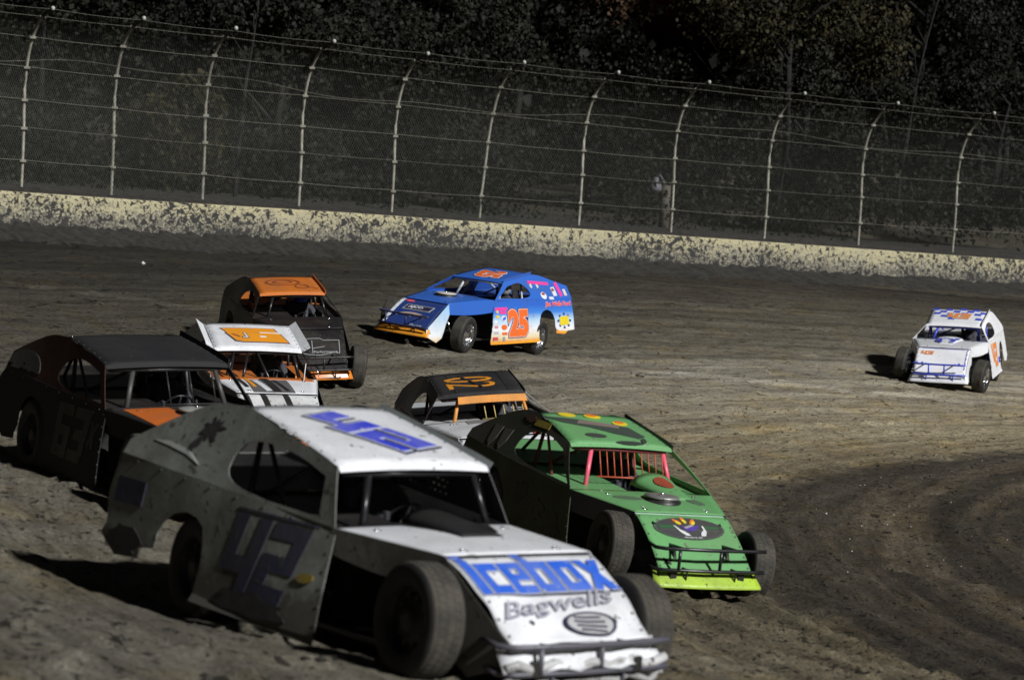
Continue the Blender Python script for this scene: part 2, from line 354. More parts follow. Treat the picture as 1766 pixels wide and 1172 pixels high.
def ground_material():
    m, nt, bs, N, L = nodes('dirt')
    g = N('ShaderNodeNewGeometry'); sep = N('ShaderNodeSeparateXYZ'); L(g.outputs['Position'], sep.inputs[0])
    def mth(op, a, b=None, c=None):
        n = N('ShaderNodeMath'); n.operation = op
        for i, v in enumerate((a, b, c)):
            if v is None: continue
            if isinstance(v, (int, float)): n.inputs[i].default_value = v
            else: L(v, n.inputs[i])
        return n.outputs[0]
    dx = mth('SUBTRACT', sep.outputs[0], CX); dy = mth('SUBTRACT', sep.outputs[1], CY)
    r = mth('SQRT', mth('ADD', mth('MULTIPLY', dx, dx), mth('MULTIPLY', dy, dy)))
    ang = mth('MULTIPLY', mth('ARCTAN2', dy, dx), 28)
    # arctan jumps at the far side of the turn, away from the picture
    def noise(scale, detail=6, vec=None, rough=.6, dist=0):
        n = N('ShaderNodeTexNoise'); n.inputs['Scale'].default_value = scale; n.inputs['Detail'].default_value = detail; n.inputs['Roughness'].default_value = rough; n.inputs['Distortion'].default_value = dist
        L(vec if vec else g.outputs['Position'], n.inputs['Vector']); return n.outputs[0]
    comb = N('ShaderNodeCombineXYZ'); L(r, comb.inputs[0]); L(mth('MULTIPLY', ang, .12), comb.inputs[1])
    comb2 = N('ShaderNodeCombineXYZ'); L(r, comb2.inputs[0]); L(mth('MULTIPLY', ang, .35), comb2.inputs[1])
    comb3 = N('ShaderNodeCombineXYZ'); L(r, comb3.inputs[0]); L(mth('MULTIPLY', ang, .42), comb3.inputs[1]); L(mth('MULTIPLY', sep.outputs[2], .1), comb3.inputs[2])
    rw = mth('ADD', r, mth('MULTIPLY', mth('SUBTRACT', noise(.35, 4), .5), 1.5))
    rw = mth('ADD', rw, mth('MULTIPLY', mth('SUBTRACT', noise(2.2, 5), .5), .9))
    cr = N('ShaderNodeValToRGB'); el = cr.color_ramp.elements
    stops = [(17.0, (.058, .051, .041)), (21.9, (.064, .056, .044)), (22.6, (.230, .200, .136)), (25, (.275, .243, .172)), (27.5, (.290, .268, .212)), (31, (.275, .262, .220)), (33.5, (.145, .135, .108)), (37, (.080, .073, .057)), (43, (.060, .054, .043)), (46, (.026, .023, .019))]
    for i, (p, c) in enumerate(stops):
        e = el[i] if i < 2 else el.new(.5)
        e.position = (p-15)/40; e.color = (*c, 1)
    L(mth('MULTIPLY', mth('SUBTRACT', rw, 15), 1/40), cr.inputs[0])
    # streaks along the racing line, damp patches, dark clods
    st = ramp(nt, .30, .68, (.72, .70, .67, 1), (1.14, 1.14, 1.14, 1)); L(noise(2.6, 8, comb.outputs[0], .65), st.inputs[0])
    st2 = ramp(nt, .28, .56, (.62, .60, .57, 1), (1.08, 1.08, 1.08, 1)); L(noise(3.4, 6, comb2.outputs[0], .7, .6), st2.inputs[0])
    fn = ramp(nt, .42, .60, (.42, .41, .39, 1), (1.5, 1.5, 1.5, 1)); L(noise(27, 10, None, .95), fn.inputs[0])
    fl = ramp(nt, .60, .63, (1, 1, 1, 1), (.22, .21, .20, 1)); L(noise(8.0, 6, comb3.outputs[0], .62, .2), fl.inputs[0])
    dk = ramp(nt, .61, .64, (1, 1, 1, 1), (.22, .21, .20, 1)); L(noise(16, 3, None, .5), dk.inputs[0])
    cur = cr.outputs[0]
    comb4 = N('ShaderNodeCombineXYZ'); L(r, comb4.inputs[0]); L(mth('MULTIPLY', ang, .035), comb4.inputs[1])
    arc = ramp(nt, .40, .60, (.70, .68, .66, 1), (1.22, 1.21, 1.18, 1)); L(noise(1.5, 5, comb4.outputs[0], .7, .25), arc.inputs[0])
    for x in (st, st2, fn, dk, fl, arc):
        mx = N('ShaderNodeMixRGB'); mx.blend_type = 'MULTIPLY'; mx.inputs[0].default_value = 1; L(cur, mx.inputs[1]); L(x.outputs[0], mx.inputs[2]); cur = mx.outputs[0]
    # patches of yellower clay
    cl = ramp(nt, .5, .7); L(noise(.8, 5), cl.inputs[0])
    falloff = mth('ADD', mth('MULTIPLY', sep.outputs[0], .085), mth('MULTIPLY', mth('SUBTRACT', noise(.5, 4), .5), .8))  # floodlight falloff painted into the dirt: brighter right, dimmer left and near
    falloff_ramp = ramp(nt, .0, 1.0, (.68, .675, .67, 1), (1.42, 1.40, 1.36, 1)); L(mth('SUBTRACT', mth('ADD', falloff, .35), mth('MULTIPLY', mth('MINIMUM', mth('MAXIMUM', mth('MULTIPLY', mth('SUBTRACT', 33, sep.outputs[1]), .12), 0), 1), .55)), falloff_ramp.inputs[0])
    mx = N('ShaderNodeMixRGB'); mx.blend_type = 'MULTIPLY'; mx.inputs[0].default_value = 1; L(cur, mx.inputs[1]); L(falloff_ramp.outputs[0], mx.inputs[2]); cur = mx.outputs[0]
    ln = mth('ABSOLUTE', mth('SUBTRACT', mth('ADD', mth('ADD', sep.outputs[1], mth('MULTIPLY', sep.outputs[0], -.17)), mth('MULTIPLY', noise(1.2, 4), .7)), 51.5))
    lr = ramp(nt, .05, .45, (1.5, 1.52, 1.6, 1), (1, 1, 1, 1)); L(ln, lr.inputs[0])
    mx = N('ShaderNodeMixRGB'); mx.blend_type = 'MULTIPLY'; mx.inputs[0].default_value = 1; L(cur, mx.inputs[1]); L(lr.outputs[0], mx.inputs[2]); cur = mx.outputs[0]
    # tyre marks curving through the damp infield
    ins = ramp(nt, .0, 1.0, (1, 1, 1, 1), (0, 0, 0, 1)); L(mth('MULTIPLY', mth('SUBTRACT', r, 20.8), .8), ins.inputs[0])
    comb5 = N('ShaderNodeCombineXYZ'); L(mth('ADD', r, mth('MULTIPLY', ang, .07)), comb5.inputs[0]); L(mth('MULTIPLY', ang, .04), comb5.inputs[1])
    ia = ramp(nt, .46, .60, (.72, .71, .70, 1), (1.6, 1.52, 1.4, 1)); L(noise(.85, 6, comb5.outputs[0], .68, .3), ia.inputs[0])
    mx = N('ShaderNodeMixRGB'); mx.blend_type = 'MULTIPLY'; L(ins.outputs[0], mx.inputs[0]); L(cur, mx.inputs[1]); L(ia.outputs[0], mx.inputs[2]); cur = mx.outputs[0]
    mx = N('ShaderNodeMixRGB'); mx.blend_type = 'MULTIPLY'; L(cl.outputs[0], mx.inputs[0]); L(cur, mx.inputs[1]); mx.inputs[2].default_value = (1.12, 1.02, .78, 1)
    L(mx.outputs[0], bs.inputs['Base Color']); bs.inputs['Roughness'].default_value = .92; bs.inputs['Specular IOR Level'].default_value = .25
    bp = N('ShaderNodeBump'); bp.inputs['Strength'].default_value = .8; bp.inputs['Distance'].default_value = .035
    hh = mth('ADD', noise(30, 8, None, .7), mth('MULTIPLY', noise(9, 5, comb2.outputs[0]), 1.2)); L(hh, bp.inputs['Height']); L(bp.outputs[0], bs.inputs['Normal'])
    return m
M_DIRT = ground_material()
def sheet(name, xsv, ysv, zf, mat):
    X, Y = np.meshgrid(xsv, ysv); Z = zf(X, Y); nx, ny = len(xsv), len(ysv)
    V = np.stack([X, Y, Z], -1).reshape(-1, 3)
    i = np.arange(nx-1)[None, :]+np.arange(ny-1)[:, None]*nx
    Fc = np.stack([i, i+1, i+nx+1, i+nx], -1).reshape(-1, 4)
    me = bpy.data.meshes.new(name); me.vertices.add(len(V)); me.vertices.foreach_set('co', V.ravel())
    me.loops.add(Fc.size); me.loops.foreach_set('vertex_index', Fc.ravel()); me.polygons.add(len(Fc))
    me.polygons.foreach_set('loop_start', np.arange(len(Fc))*4)
    me.update(); me.validate(); me.materials.append(mat); me.polygons.foreach_set('use_smooth', np.ones(len(Fc), bool))
    o = bpy.data.objects.new(name, me); COL.objects.link(o); return o
xv = np.r_[np.array([-400,-200,-100,-60,-40,-30,-24,-20,-18]), np.linspace(-16, 18, 300), np.array([20,24,30,40,60,100,200,400])]
ysl = [11.5]
while ysl[-1] < 84: ysl.append(ysl[-1]+.035+.0021*(ysl[-1]-11))
yv = np.r_[np.array([-100,-40,-10,0,4,7,9,10.4]), np.array(ysl), np.array([86,90,100,130,200,500])]
def gz(X, Y):
    z = terrain(X, Y); far = (np.abs(X) > 25) | (Y > 86) | (Y < 5)
    return np.where(far, np.clip(z, -.5, 1.2), z+relief(X, Y))
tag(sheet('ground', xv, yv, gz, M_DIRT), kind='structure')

# ------------------------------------------------------------------ wall, berm, bank
def wall_material():
    m, nt, bs, N, L = nodes('wall_paint')
    tc = N('ShaderNodeTexCoord'); uv = N('ShaderNodeUVMap'); uv.uv_map = 'along'
    sp = N('ShaderNodeSeparateXYZ'); L(uv.outputs[0], sp.inputs[0])
    def noise(scale, detail, rough=.6, dist=0):
        n = N('ShaderNodeTexNoise'); n.inputs['Scale'].default_value = scale; n.inputs['Detail'].default_value = detail; n.inputs['Roughness'].default_value = rough; n.inputs['Distortion'].default_value = dist
        L(uv.outputs[0], n.inputs['Vector']); return n.outputs[0]
    up = N('ShaderNodeMapRange'); up.inputs['From Min'].default_value = .1; up.inputs['From Max'].default_value = 1.0; L(sp.outputs[1], up.inputs['Value'])
    # clay film, thicker low down
    def thr(nz, k, lo, hi):
        a = N('ShaderNodeMath'); a.operation = 'MULTIPLY_ADD'; L(up.outputs[0], a.inputs[0]); a.inputs[1].default_value = -k; L(nz, a.inputs[2])
        r = ramp(nt, lo, hi); L(a.outputs[0], r.inputs[0]); return r.outputs[0]
    pn = N('ShaderNodeMath'); pn.operation = 'MULTIPLY_ADD'; L(noise(.45, 3, .5), pn.inputs[0]); pn.inputs[1].default_value = .30; pn.inputs[2].default_value = -.15
    def patchy(nz):
        a = N('ShaderNodeMath'); a.operation = 'ADD'; L(nz, a.inputs[0]); L(pn.outputs[0], a.inputs[1]); return a.outputs[0]
    film = thr(noise(2.2, 8, .7), .48, .02, .30)
    clod = thr(patchy(noise(7.0, 5, .62, .6)), .04, .505, .525)
    speck = thr(patchy(noise(19, 5, .7)), .075, .485, .51)
    strk = thr(noise(9, 6, .65), .30, .30, .40)
    c = None
    base = N('ShaderNodeMixRGB'); L(noise(1.3, 3), base.inputs[0]); base.inputs[1].default_value = (.52, .46, .25, 1); base.inputs[2].default_value = (.44, .40, .26, 1)
    cur = base.outputs[0]
    for f, col, k in ((film, (.30, .285, .22), .75), (strk, (.13, .12, .095), .8), (speck, (.055, .05, .042), 1), (clod, (.03, .028, .026), 1)):
        a = N('ShaderNodeMath'); a.operation = 'MULTIPLY'; L(f, a.inputs[0]); a.inputs[1].default_value = k
        mx = N('ShaderNodeMixRGB'); L(a.outputs[0], mx.inputs[0]); L(cur, mx.inputs[1]); mx.inputs[2].default_value = (*col, 1); cur = mx.outputs[0]
    L(cur, bs.inputs['Base Color']); bs.inputs['Roughness'].default_value = .75
    bp = N('ShaderNodeBump'); bp.inputs['Strength'].default_value = .6; bp.inputs['Distance'].default_value = .03; L(clod, bp.inputs['Height']); L(bp.outputs[0], bs.inputs['Normal'])
    return m
M_WALL = wall_material()
TS = np.linspace(-4, 15, 77)
vs = []; fs = []; uvs = []; s_ = 0; prev = None
PR = [(0, -1.1), (0, -.02), (.02, 0), (.22, 0), (.24, -.02), (.24, -1.1)]
for t in TS:
    w = wall_at(t); n = nrm_at(t)
    if prev is not None: s_ += (w-prev).length
    prev = w
    for d, h in PR: vs.append((w.x-n.x*d, w.y-n.y*d, w.z+h)); uvs.append((s_, 1.0+h+d*0))
P_ = len(PR)
for i in range(len(TS)-1):
    for j in range(P_-1): fs.append((i*P_+j, (i+1)*P_+j, (i+1)*P_+j+1, i*P_+j+1))
me = bpy.data.meshes.new('barrier_wall'); me.from_pydata(vs, [], fs); me.materials.append(M_WALL)
ul = me.uv_layers.new(name='along')
for li, l in enumerate(me.loops): ul.data[li].uv = uvs[l.vertex_index]
wo = bpy.data.objects.new('barrier_wall', me); COL.objects.link(wo)
tag(wo, 'long low yellow concrete wall spattered with black mud below the tall wire fence', 'wall')

M_DARKDIRT = plain('dark_dirt', (.015, .0135, .011), .95, col2=(.034, .030, .024), nscale=6, bump=.7)
# mud thrown up against the foot of the wall
def strip(name, t0, t1, nt_, prof, mat, zjit, offs):
    V = []; Fc = []; P = len(prof)
    for i in range(nt_+1):
        t = t0+(t1-t0)*i/nt_; w = wall_at(t); n = nrm_at(t)
        for j, (d, h) in enumerate(prof):
            p = Vector((w.x+n.x*d, w.y+n.y*d, 0)); k = zjit*(0 if (j in offs) else 1)
            nz = float(vnoise(np.array(i*.33), np.array(j*1.9+3))-.5)+.6*float(vnoise(np.array(i*.93+7), np.array(j*2.3))-.5)+.4*float(vnoise(np.array(i*.11), np.array(31.))-.5)
            V.append((p.x, p.y, (w.z+h if not callable(h) else h(p))+nz*k))
    for i in range(nt_):
        for j in range(P-1): Fc.append((i*P+j, (i+1)*P+j, (i+1)*P+j+1, i*P+j+1))
    me = bpy.data.meshes.new(name); me.from_pydata(V, [], Fc); me.materials.append(mat)
    me.polygons.foreach_set('use_smooth', [True]*len(Fc))
    o = bpy.data.objects.new(name, me); COL.objects.link(o); return o
gzf = lambda k: (lambda p: float(terrain(p.x, p.y))+k)
tag(strip('mud_berm', -3.5, 14.5, 900, [(-.1, -WALL_H+.26), (.05, -WALL_H+.28), (.2, -WALL_H+.23), (.45, gzf(.14)), (.8, gzf(.11)), (1.2, gzf(.07)), (1.8, gzf(-.02)), (2.4, gzf(-.12))], M_DARKDIRT, .13, ()), kind='structure')
tag(strip('embankment', -8, 20, 500, [(-.26, -.12), (-.45, -.02), (-.8, .10), (-1.5, .12), (-3, .05), (-6, -.05), (-14, -.2), (-40, -.3), (-120, 0)], M_DARKDIRT, .07, (7, 8)), kind='structure')

# ------------------------------------------------------------------ catch fence
M_POST = plain('galvanised_post', (.42, .41, .34), .55, .2, col2=(.28, .265, .21), nscale=5)
M_PIPE_END = plain('dark_pipe_end', (.02, .02, .02), .6)
M_CAP = plain('white_cap', (.42, .42, .38), .5)
M_CAB = plain('steel_cable', (.21, .20, .165), .5, .4)
M_MESH = plain('chain_link', (.135, .14, .12), .5, .5)
PROF = [(0, -.35), (0, .6), (-.02, 1.3), (-.06, 2.0), (-.05, 2.5), (.0, 2.8), (.10, 3.15), (.25, 3.45), (.45, 3.7), (.66, 3.87), (.90, 3.98), (1.2, 4.08)]
PL = np.r_[0, np.cumsum([math.dist(PROF[i], PROF[i+1]) for i in range(len(PROF)-1)])]
def fpt(t, l, extra=0):
    o = np.interp(l, PL, [p[0] for p in PROF]); h = np.interp(l, PL, [p[1] for p in PROF])
    p = post_at(t); n = nrm_at(t); return Vector((p.x+n.x*(o+extra), p.y+n.y*(o+extra), p.z+h))
fence = bpy.data.objects.new('catch_fence', None); COL.objects.link(fence); fence.location = post_at(5)
tag(fence, 'tall chain link catch fence with curved pale posts standing behind the yellow wall', 'fence')
FI = Matrix.Translation(-Vector(fence.location))
def fbuild(mb, name, par=fence):
    mb.v = [tuple(Vector(v)-Vector(fence.location)) for v in mb.v]; return mb.build(name, par)
CAB_H = [.55, 1.3, 1.95, 2.7, 3.4, 3.88]
hl = lambda h: float(np.interp(h, [p[1] for p in PROF], PL))
for i in range(-1, 13):
    b = post_at(i) if not 0 <= i <= 10 else posts[i]
    lean = {5: .075}.get(i, rng.uniform(-.012, .012)); tn = tan_at(i); nn = nrm_at(i)
    # each pipe leans or bows a little its own way
    def pp(l):
        o = np.interp(l, PL, [p[0] for p in PROF]); h = np.interp(l, PL, [p[1] for p in PROF])
        k = (min(max(h-.5, 0), 2.3)*.10 if i == 5 else h*lean)
        return Vector((b.x+nn.x*o+tn.x*k, b.y+nn.y*o+tn.y*k, b.z+h))
    mb = MB(); mb.tube([pp(l) for l in np.linspace(0, hl(3.88), 22)], .037, M_POST, 10); po = fbuild(mb, 'post')
    mb = MB(); mb.tube([pp(l) for l in np.linspace(hl(3.87), PL[-1]-.05, 5)], .05, M_PIPE_END, 8); fbuild(mb, 'pipe_end', po)  # thicker dark section at the upper end of the pipe
    mb = MB()
    e = pp(PL[-1]); mb.lathe([(.001, -.055), (.03, -.045), (.048, -.02), (.048, .02), (.03, .045), (.001, .055)], M_CAP, 12, 'Z', (e.x, e.y, e.z)); fbuild(mb, 'end_cap', po)
    for h in CAB_H:
        mb = MB(); p = pp(hl(h)); mb.box(p+nn*.03, (.12, .12, .055), M_POST); fbuild(mb, 'cable_clamp', po)
TL = np.linspace(-2.5, 13.5, 193)
for k, h in enumerate(CAB_H):
    l = hl(h); mb = MB()
    mb.tube([fpt(t, l, .07)+Vector((0, 0, -.015*math.sin(math.pi*(t % 1))+.012*math.sin(t*1.3+k))) for t in TL], rng.uniform(.004,.006), M_CAB, 5); fbuild(mb, 'cable')
mb = MB(); mb.tube([fpt(t, hl(2.85), .05)+Vector((0, 0, .10*math.sin(t*1.1)+.06*math.sin(t*3.3))) for t in TL], .005, M_CAB, 4); fbuild(mb, 'cable')
mb = MB(); mb.tube([fpt(t, PL[-1]-.1, .03)+Vector((0, 0, -.03*math.sin(math.pi*(t % 1)))) for t in TL], .004, M_CAB, 4); fbuild(mb, 'cable')
# wire mesh: two families of diagonals woven over the curved profile
V = []; Fc = []; dl = .30; Lm = PL[-1]-.1; per = 3.0
for fam in (1, -1):
    for s0 in np.arange(-7.5, 42, .078):
        pts = []
        for l in np.arange(0, Lm+.01, dl):
            s = s0+fam*l*.62
            t = s/per-.0
            if -2 < t < 12.6: pts.append((fpt(t, l, .04+.01*fam), tan_at(t)))
        for a, b in zip(pts, pts[1:]):
            k = len(V); w = .0027
            V += [a[0]-a[1]*w, a[0]+a[1]*w, b[0]+b[1]*w, b[0]-b[1]*w]; Fc.append((k, k+1, k+2, k+3))
mb = MB(); mb.add(V, Fc, M_MESH); fbuild(mb, 'wire_mesh')

# ------------------------------------------------------------------ unlit lamp post behind the fence
lp = at(1144, 398, 77.5); hd = at(1131, 318, 77.5)
lamp = bpy.data.objects.new('street_lamp', None); COL.objects.link(lamp); lamp.location = lp
tag(lamp, 'small unlit grey lamp on a short wooden pole behind the fence', 'street lamp')
M_WOOD = plain('pole_wood', (.10, .085, .065), .85, col2=(.06, .05, .04)); M_LH = plain('lamp_metal', (.10, .10, .115), .6)
top = at(1149, 320, 77.5)-lp
mb = MB(); mb.tube([(0, 0, -.4), top*.5, top], [.16, .15, .14], M_WOOD, 10); mb.build('pole', lamp)
hv = hd-lp
mb = MB(); mb.tube([top*.93, top*1.02+Vector((-.1, -.1, .12)), hv*1.0+Vector((.12, 0, .28)), hv+Vector((0, 0, .22))], .03, M_LH, 8); mb.build('arm', lamp)
mb = MB(); mb.lathe([(.001, .22), (.07, .21), (.10, .10), (.17, .02), (.21, -.14), (.18, -.2), (.001, -.22)], M_LH, 16, 'Z', tuple(hv)); mb.build('lamp_head', lamp)

# ------------------------------------------------------------------ woods
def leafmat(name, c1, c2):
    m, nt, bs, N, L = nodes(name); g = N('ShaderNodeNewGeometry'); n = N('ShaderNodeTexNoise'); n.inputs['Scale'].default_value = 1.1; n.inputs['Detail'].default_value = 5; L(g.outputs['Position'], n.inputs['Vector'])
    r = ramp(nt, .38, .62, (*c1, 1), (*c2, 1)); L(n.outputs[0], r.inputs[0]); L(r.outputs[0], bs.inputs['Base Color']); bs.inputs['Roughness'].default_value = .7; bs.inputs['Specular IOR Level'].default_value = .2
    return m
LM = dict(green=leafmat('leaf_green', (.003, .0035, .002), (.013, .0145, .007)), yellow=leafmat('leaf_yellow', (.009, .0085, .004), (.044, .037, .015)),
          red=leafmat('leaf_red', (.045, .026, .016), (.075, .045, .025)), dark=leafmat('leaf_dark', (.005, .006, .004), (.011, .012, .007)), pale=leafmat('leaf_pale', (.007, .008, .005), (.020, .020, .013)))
M_BARK = plain('bark', (.006, .0055, .005), .9, col2=(.014, .0125, .010), nscale=4)
def leaves(mb, centers, radii, n, size, mat, droop=0):
    """leaf-sized faces scattered through clumps"""
    C = np.array(centers); Rr = np.array(radii); w = (Rr**2); w = w/w.sum(); idx = rng.choice(len(C), n, p=w)
    d = rng.normal(size=(n, 3)); d /= np.linalg.norm(d, axis=1)[:, None]; rr = rng.random(n)**.45
    P = C[idx]+d*(Rr[idx]*rr)[:, None]*np.array([1, 1, .8]); P[:, 2] -= droop*rng.random(n)**2
    a = rng.normal(size=(n, 3)); a[:, 2] -= .8; a /= np.linalg.norm(a, axis=1)[:, None]
    b = np.cross(a, rng.normal(size=(n, 3))); b /= np.linalg.norm(b, axis=1)[:, None]
    sz = size*(rng.random(n)*.9+.5)
    A = a*sz[:, None]; B = b*(sz*.38)[:, None]
    V = np.stack([P, P+A*.5+B, P+A, P+A*.5-B], 1).reshape(-1, 3)
    k = len(mb.v); mi = mb.mi(mat)
    mb.v += list(map(tuple, V)); mb.f += [(k+4*i, k+4*i+1, k+4*i+2, k+4*i+3) for i in range(n)]; mb.m += [mi]*n; mb.smooth += [False]*n
def tree(px, dep, w, z0, z1, mat, label, n=5200, size=.15, droop=.5, tall=0, name='tree', group='trees in the dark wood behind the fence'):
    """z0, z1: lower and upper end of the crown above the bank; px: photo column"""
    g = at(px, 400, dep); base = Vector((g.x, g.y, float(np.polyval(PZ, 5))-.1))
    root = bpy.data.objects.new(name, None); COL.objects.link(root); root.location = base; tag(root, label, 'tree', group)
    H = z1*1.05; tr = MB(); lean = Vector((rng.uniform(-.6, .6), rng.uniform(-.4, .4), 0))
    tp = [Vector((0, 0, -.4))+lean*(k/5)**1.5+Vector((rng.uniform(-.1, .1), rng.uniform(-.1, .1), H*k/5)) for k in range(6)]
    tr.tube(tp, [.14, .12, .10, .08, .05, .02], M_BARK, 8)
    cen = []; ra = []
    for k in range(34):
        h = z0+(z1-z0)*rng.random(); f = math.sin(math.pi*min(.95, max(.08, (h-z0)/(z1-z0+.01))))**.5
        th = rng.uniform(0, 2*math.pi); rr = w*.5*f*(.35+.65*rng.random())
        c = Vector((math.cos(th)*rr, math.sin(th)*rr, h)); cen.append(tuple(c)); ra.append(rng.uniform(.35, .95)*w/5)
        if k % 3 == 0:
            s = max(.2, h-rr*.6); i = min(4, int(s/H*5)); st = tp[i].lerp(tp[i+1], min(1, s/H*5-i))
            tr.tube([st, st.lerp(c, .5)+Vector((0, 0, .15)), c], [.06, .04, .012], M_BARK, 5)
    tr.build('trunk', root)
    cr = MB(); leaves(cr, cen, ra, n, size, mat, droop); cr.build('crown', root)
# px, depth, crown width, crown bottom, crown top, kind, label
T = [
 (60, 72, 5.5, .3, 6.5, 'green', 'low dark green tree behind the leftmost fence posts'),
 (330, 76, 6, 4.5, 13, 'dark', 'black tall tree above the left end of the fence'),
 (300, 74, 3.6, .2, 3.2, 'yellow', 'low yellowish bush-like tree seen through the fence behind the second post from the left'),
 (200, 80, 6, 2, 11, 'dark', 'dark tree at the top left corner behind the yellowish small tree'),
 (470, 76, 5, .5, 5.8, 'pale', 'pale grey-green tree entangled with vines behind the fourth fence post'),
 (640, 80, 6, .3, 6, 'green', 'dense green tree behind the fence above the orange roofed car'),
 (800, 82, 5.5, .3, 6.2, 'pale', 'greyish tree behind the bent fence post'),
 (720, 88, 8, 6, 13, 'green', 'tall green tree rising above the middle of the fence'),
 (1010, 92, 4, 6.2, 9, 'red', 'reddish brown leafy tree top just above the middle of the fence'),
 (880, 92, 7, 5, 13, 'dark', 'dark tree left of the reddish tree top'),
 (1060, 90, 5.5, .5, 5.6, 'green', 'green tree behind the fence just left of the unlit lamp'),
 (1340, 88, 8, 5.2, 12.5, 'yellow', 'big tree with yellow hanging leaf clusters standing above the fence at right'),
 (1450, 93, 6, 4.5, 8, 'yellow', 'yellow-green tree right beside the big hanging one'),
 (1370, 90, 5.0, .3, 5.6, 'pale', 'vine-covered pale tree seen through the fence under the big yellow tree'),
 (1560, 96, 8, 4.2, 13, 'dark', 'black tall tree with a thin pale trunk near the right edge'),
 (1520, 90, 5, .2, 4.4, 'green', 'leafy green tree behind the second fence post from the right'),
 (1700, 92, 6.5, .2, 5.2, 'green', 'bushy green tree at the right edge behind the fence'),
 (1720, 98, 8, 5, 13, 'green', 'tall dim tree above the right end of the fence'),
]
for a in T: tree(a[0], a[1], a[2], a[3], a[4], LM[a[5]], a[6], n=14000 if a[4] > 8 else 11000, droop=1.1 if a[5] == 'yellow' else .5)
# thin bare trunks
for px, dep, x1, top in ((1545, 88, 1.2, 9.5), (405, 70, .3, 6), (1205, 92, .5, 7)):
    g = at(px, 400, dep); r0 = bpy.data.objects.new('bare_tree', None); COL.objects.link(r0); r0.location = (g.x, g.y, float(np.polyval(PZ, 5)))
    tag(r0, {1545: 'thin bare pale trunk rising right of the big yellow tree', 405: 'thin bare sapling behind the third fence post', 1205: 'thin bare trunk in the dark gap right of the unlit lamp'}[px], 'tree')
    mb = MB(); pts = [Vector((x1*(k/8)**2+rng.uniform(-.06, .06), 0, top*k/8-.2)) for k in range(9)]; mb.tube(pts, [.07-.006*k for k in range(9)], M_BARK, 6); mb.build('trunk', r0)
    mb = MB()
    for k in (4, 5, 6, 7): mb.tube([pts[k], pts[k]+Vector((rng.uniform(-.9, .9), rng.uniform(-.4, .4), rng.uniform(.4, 1.1)))], [.025, .008], M_BARK, 5)
    mb.build('branch', r0)
# undergrowth and the far mass of the wood
def mass(name, n, depths, hz, size, mat, label, clump=1.0, pxr=(-150, 1920)):
    mb = MB(); cen = []; ra = []
    for k in range(130):
        px = rng.uniform(*pxr); d = (F/(K*(306-6.9*(px-37)/160.6)) if depths[1] < 50 else 0)+rng.uniform(*depths); g = at(px, 400, d); cen.append((g.x, g.y, float(np.polyval(PZ, 5))+rng.uniform(*hz))); ra.append(rng.uniform(.5, 1.6)*clump)
    leaves(mb, cen, ra, n, size, mat, .3); o = mb.build(name); tag(o, label, 'undergrowth' if 'under' in name else 'woods', None, 'stuff'); return o
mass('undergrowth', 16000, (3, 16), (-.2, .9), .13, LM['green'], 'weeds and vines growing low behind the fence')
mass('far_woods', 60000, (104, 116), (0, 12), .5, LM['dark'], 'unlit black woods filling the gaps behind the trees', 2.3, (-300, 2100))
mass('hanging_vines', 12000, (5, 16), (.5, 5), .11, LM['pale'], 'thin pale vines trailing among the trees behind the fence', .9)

# ------------------------------------------------------------------ loose clods and litter on the track
mb = MB()
for k in range(1500):
    d = 13+70*rng.random()**1.3; px = rng.uniform(-40, 1800); g = at(px, 700, d); x, y = g.x, g.y
    w = min((Vector((x, y, 0))-Vector((post_at(t).x, post_at(t).y, 0))).dot(nrm_at(t)) for t in np.linspace(-1, 12, 7))
    if w < 1.2: continue
    if any((Vector((x, y, 0))-Vector((*CARS[c]['q'][:2], 0))).length < 1.3 for c in CARS): continue
    s = rng.uniform(.008, .034)*(1.8 if rng.random() < .12 else 1); z = ground_z(x, y)
    vs = [(x+s*rng.uniform(.6, 1.3)*a, y+s*rng.uniform(.6, 1.3)*b, z+s*.7*rng.uniform(.5, 1.1)*c) for a, b, c in ((1,0,0),(0,1,0),(-1,0,0),(0,-1,0),(0,0,1),(0,0,-1))]
    mb.add(vs, [(0,1,4),(1,2,4),(2,3,4),(3,0,4),(1,0,5),(2,1,5),(3,2,5),(0,3,5)], M_DARKDIRT)
tag(mb.build('dirt_clods'), 'small dark clods of dirt strewn over the track', 'dirt', None, 'stuff')
M_LIT = plain('pale_stone', (.6, .6, .56), .5)
mb = MB()
for px, py, d, s in [(246,457,57,.05),(20,402,60,.05),(253,411,63,.04),(1425,886,33,.014),(1530,905,31,.012),(1640,868,33,.012)]+[(rng.uniform(1400,1750), rng.uniform(790,1000), 0, rng.uniform(.006,.011)) for _ in range(26)]:
    z = .0
    if d == 0:
        d = 30
    for _ in range(12):
        g = at(px, py, d); gd = ground_z(g.x, g.y); d *= (HC-gd)/(HC-g.z)
    x, y, z = g.x, g.y, gd+s*.5
    mb.add([(x+s*a*rng.uniform(.6, 1.4), y+s*b, z+s*c) for a, b, c in ((1,0,0),(0,1,0),(-1,0,0),(0,-1,0),(0,0,1),(0,0,-1))], [(0,1,4),(1,2,4),(2,3,4),(3,0,4),(1,0,5),(2,1,5),(3,2,5),(0,3,5)], M_LIT)
tag(mb.build('pale_pebbles'), 'tiny pale stones and scraps lying on the dark dirt', 'pebbles', None, 'stuff')

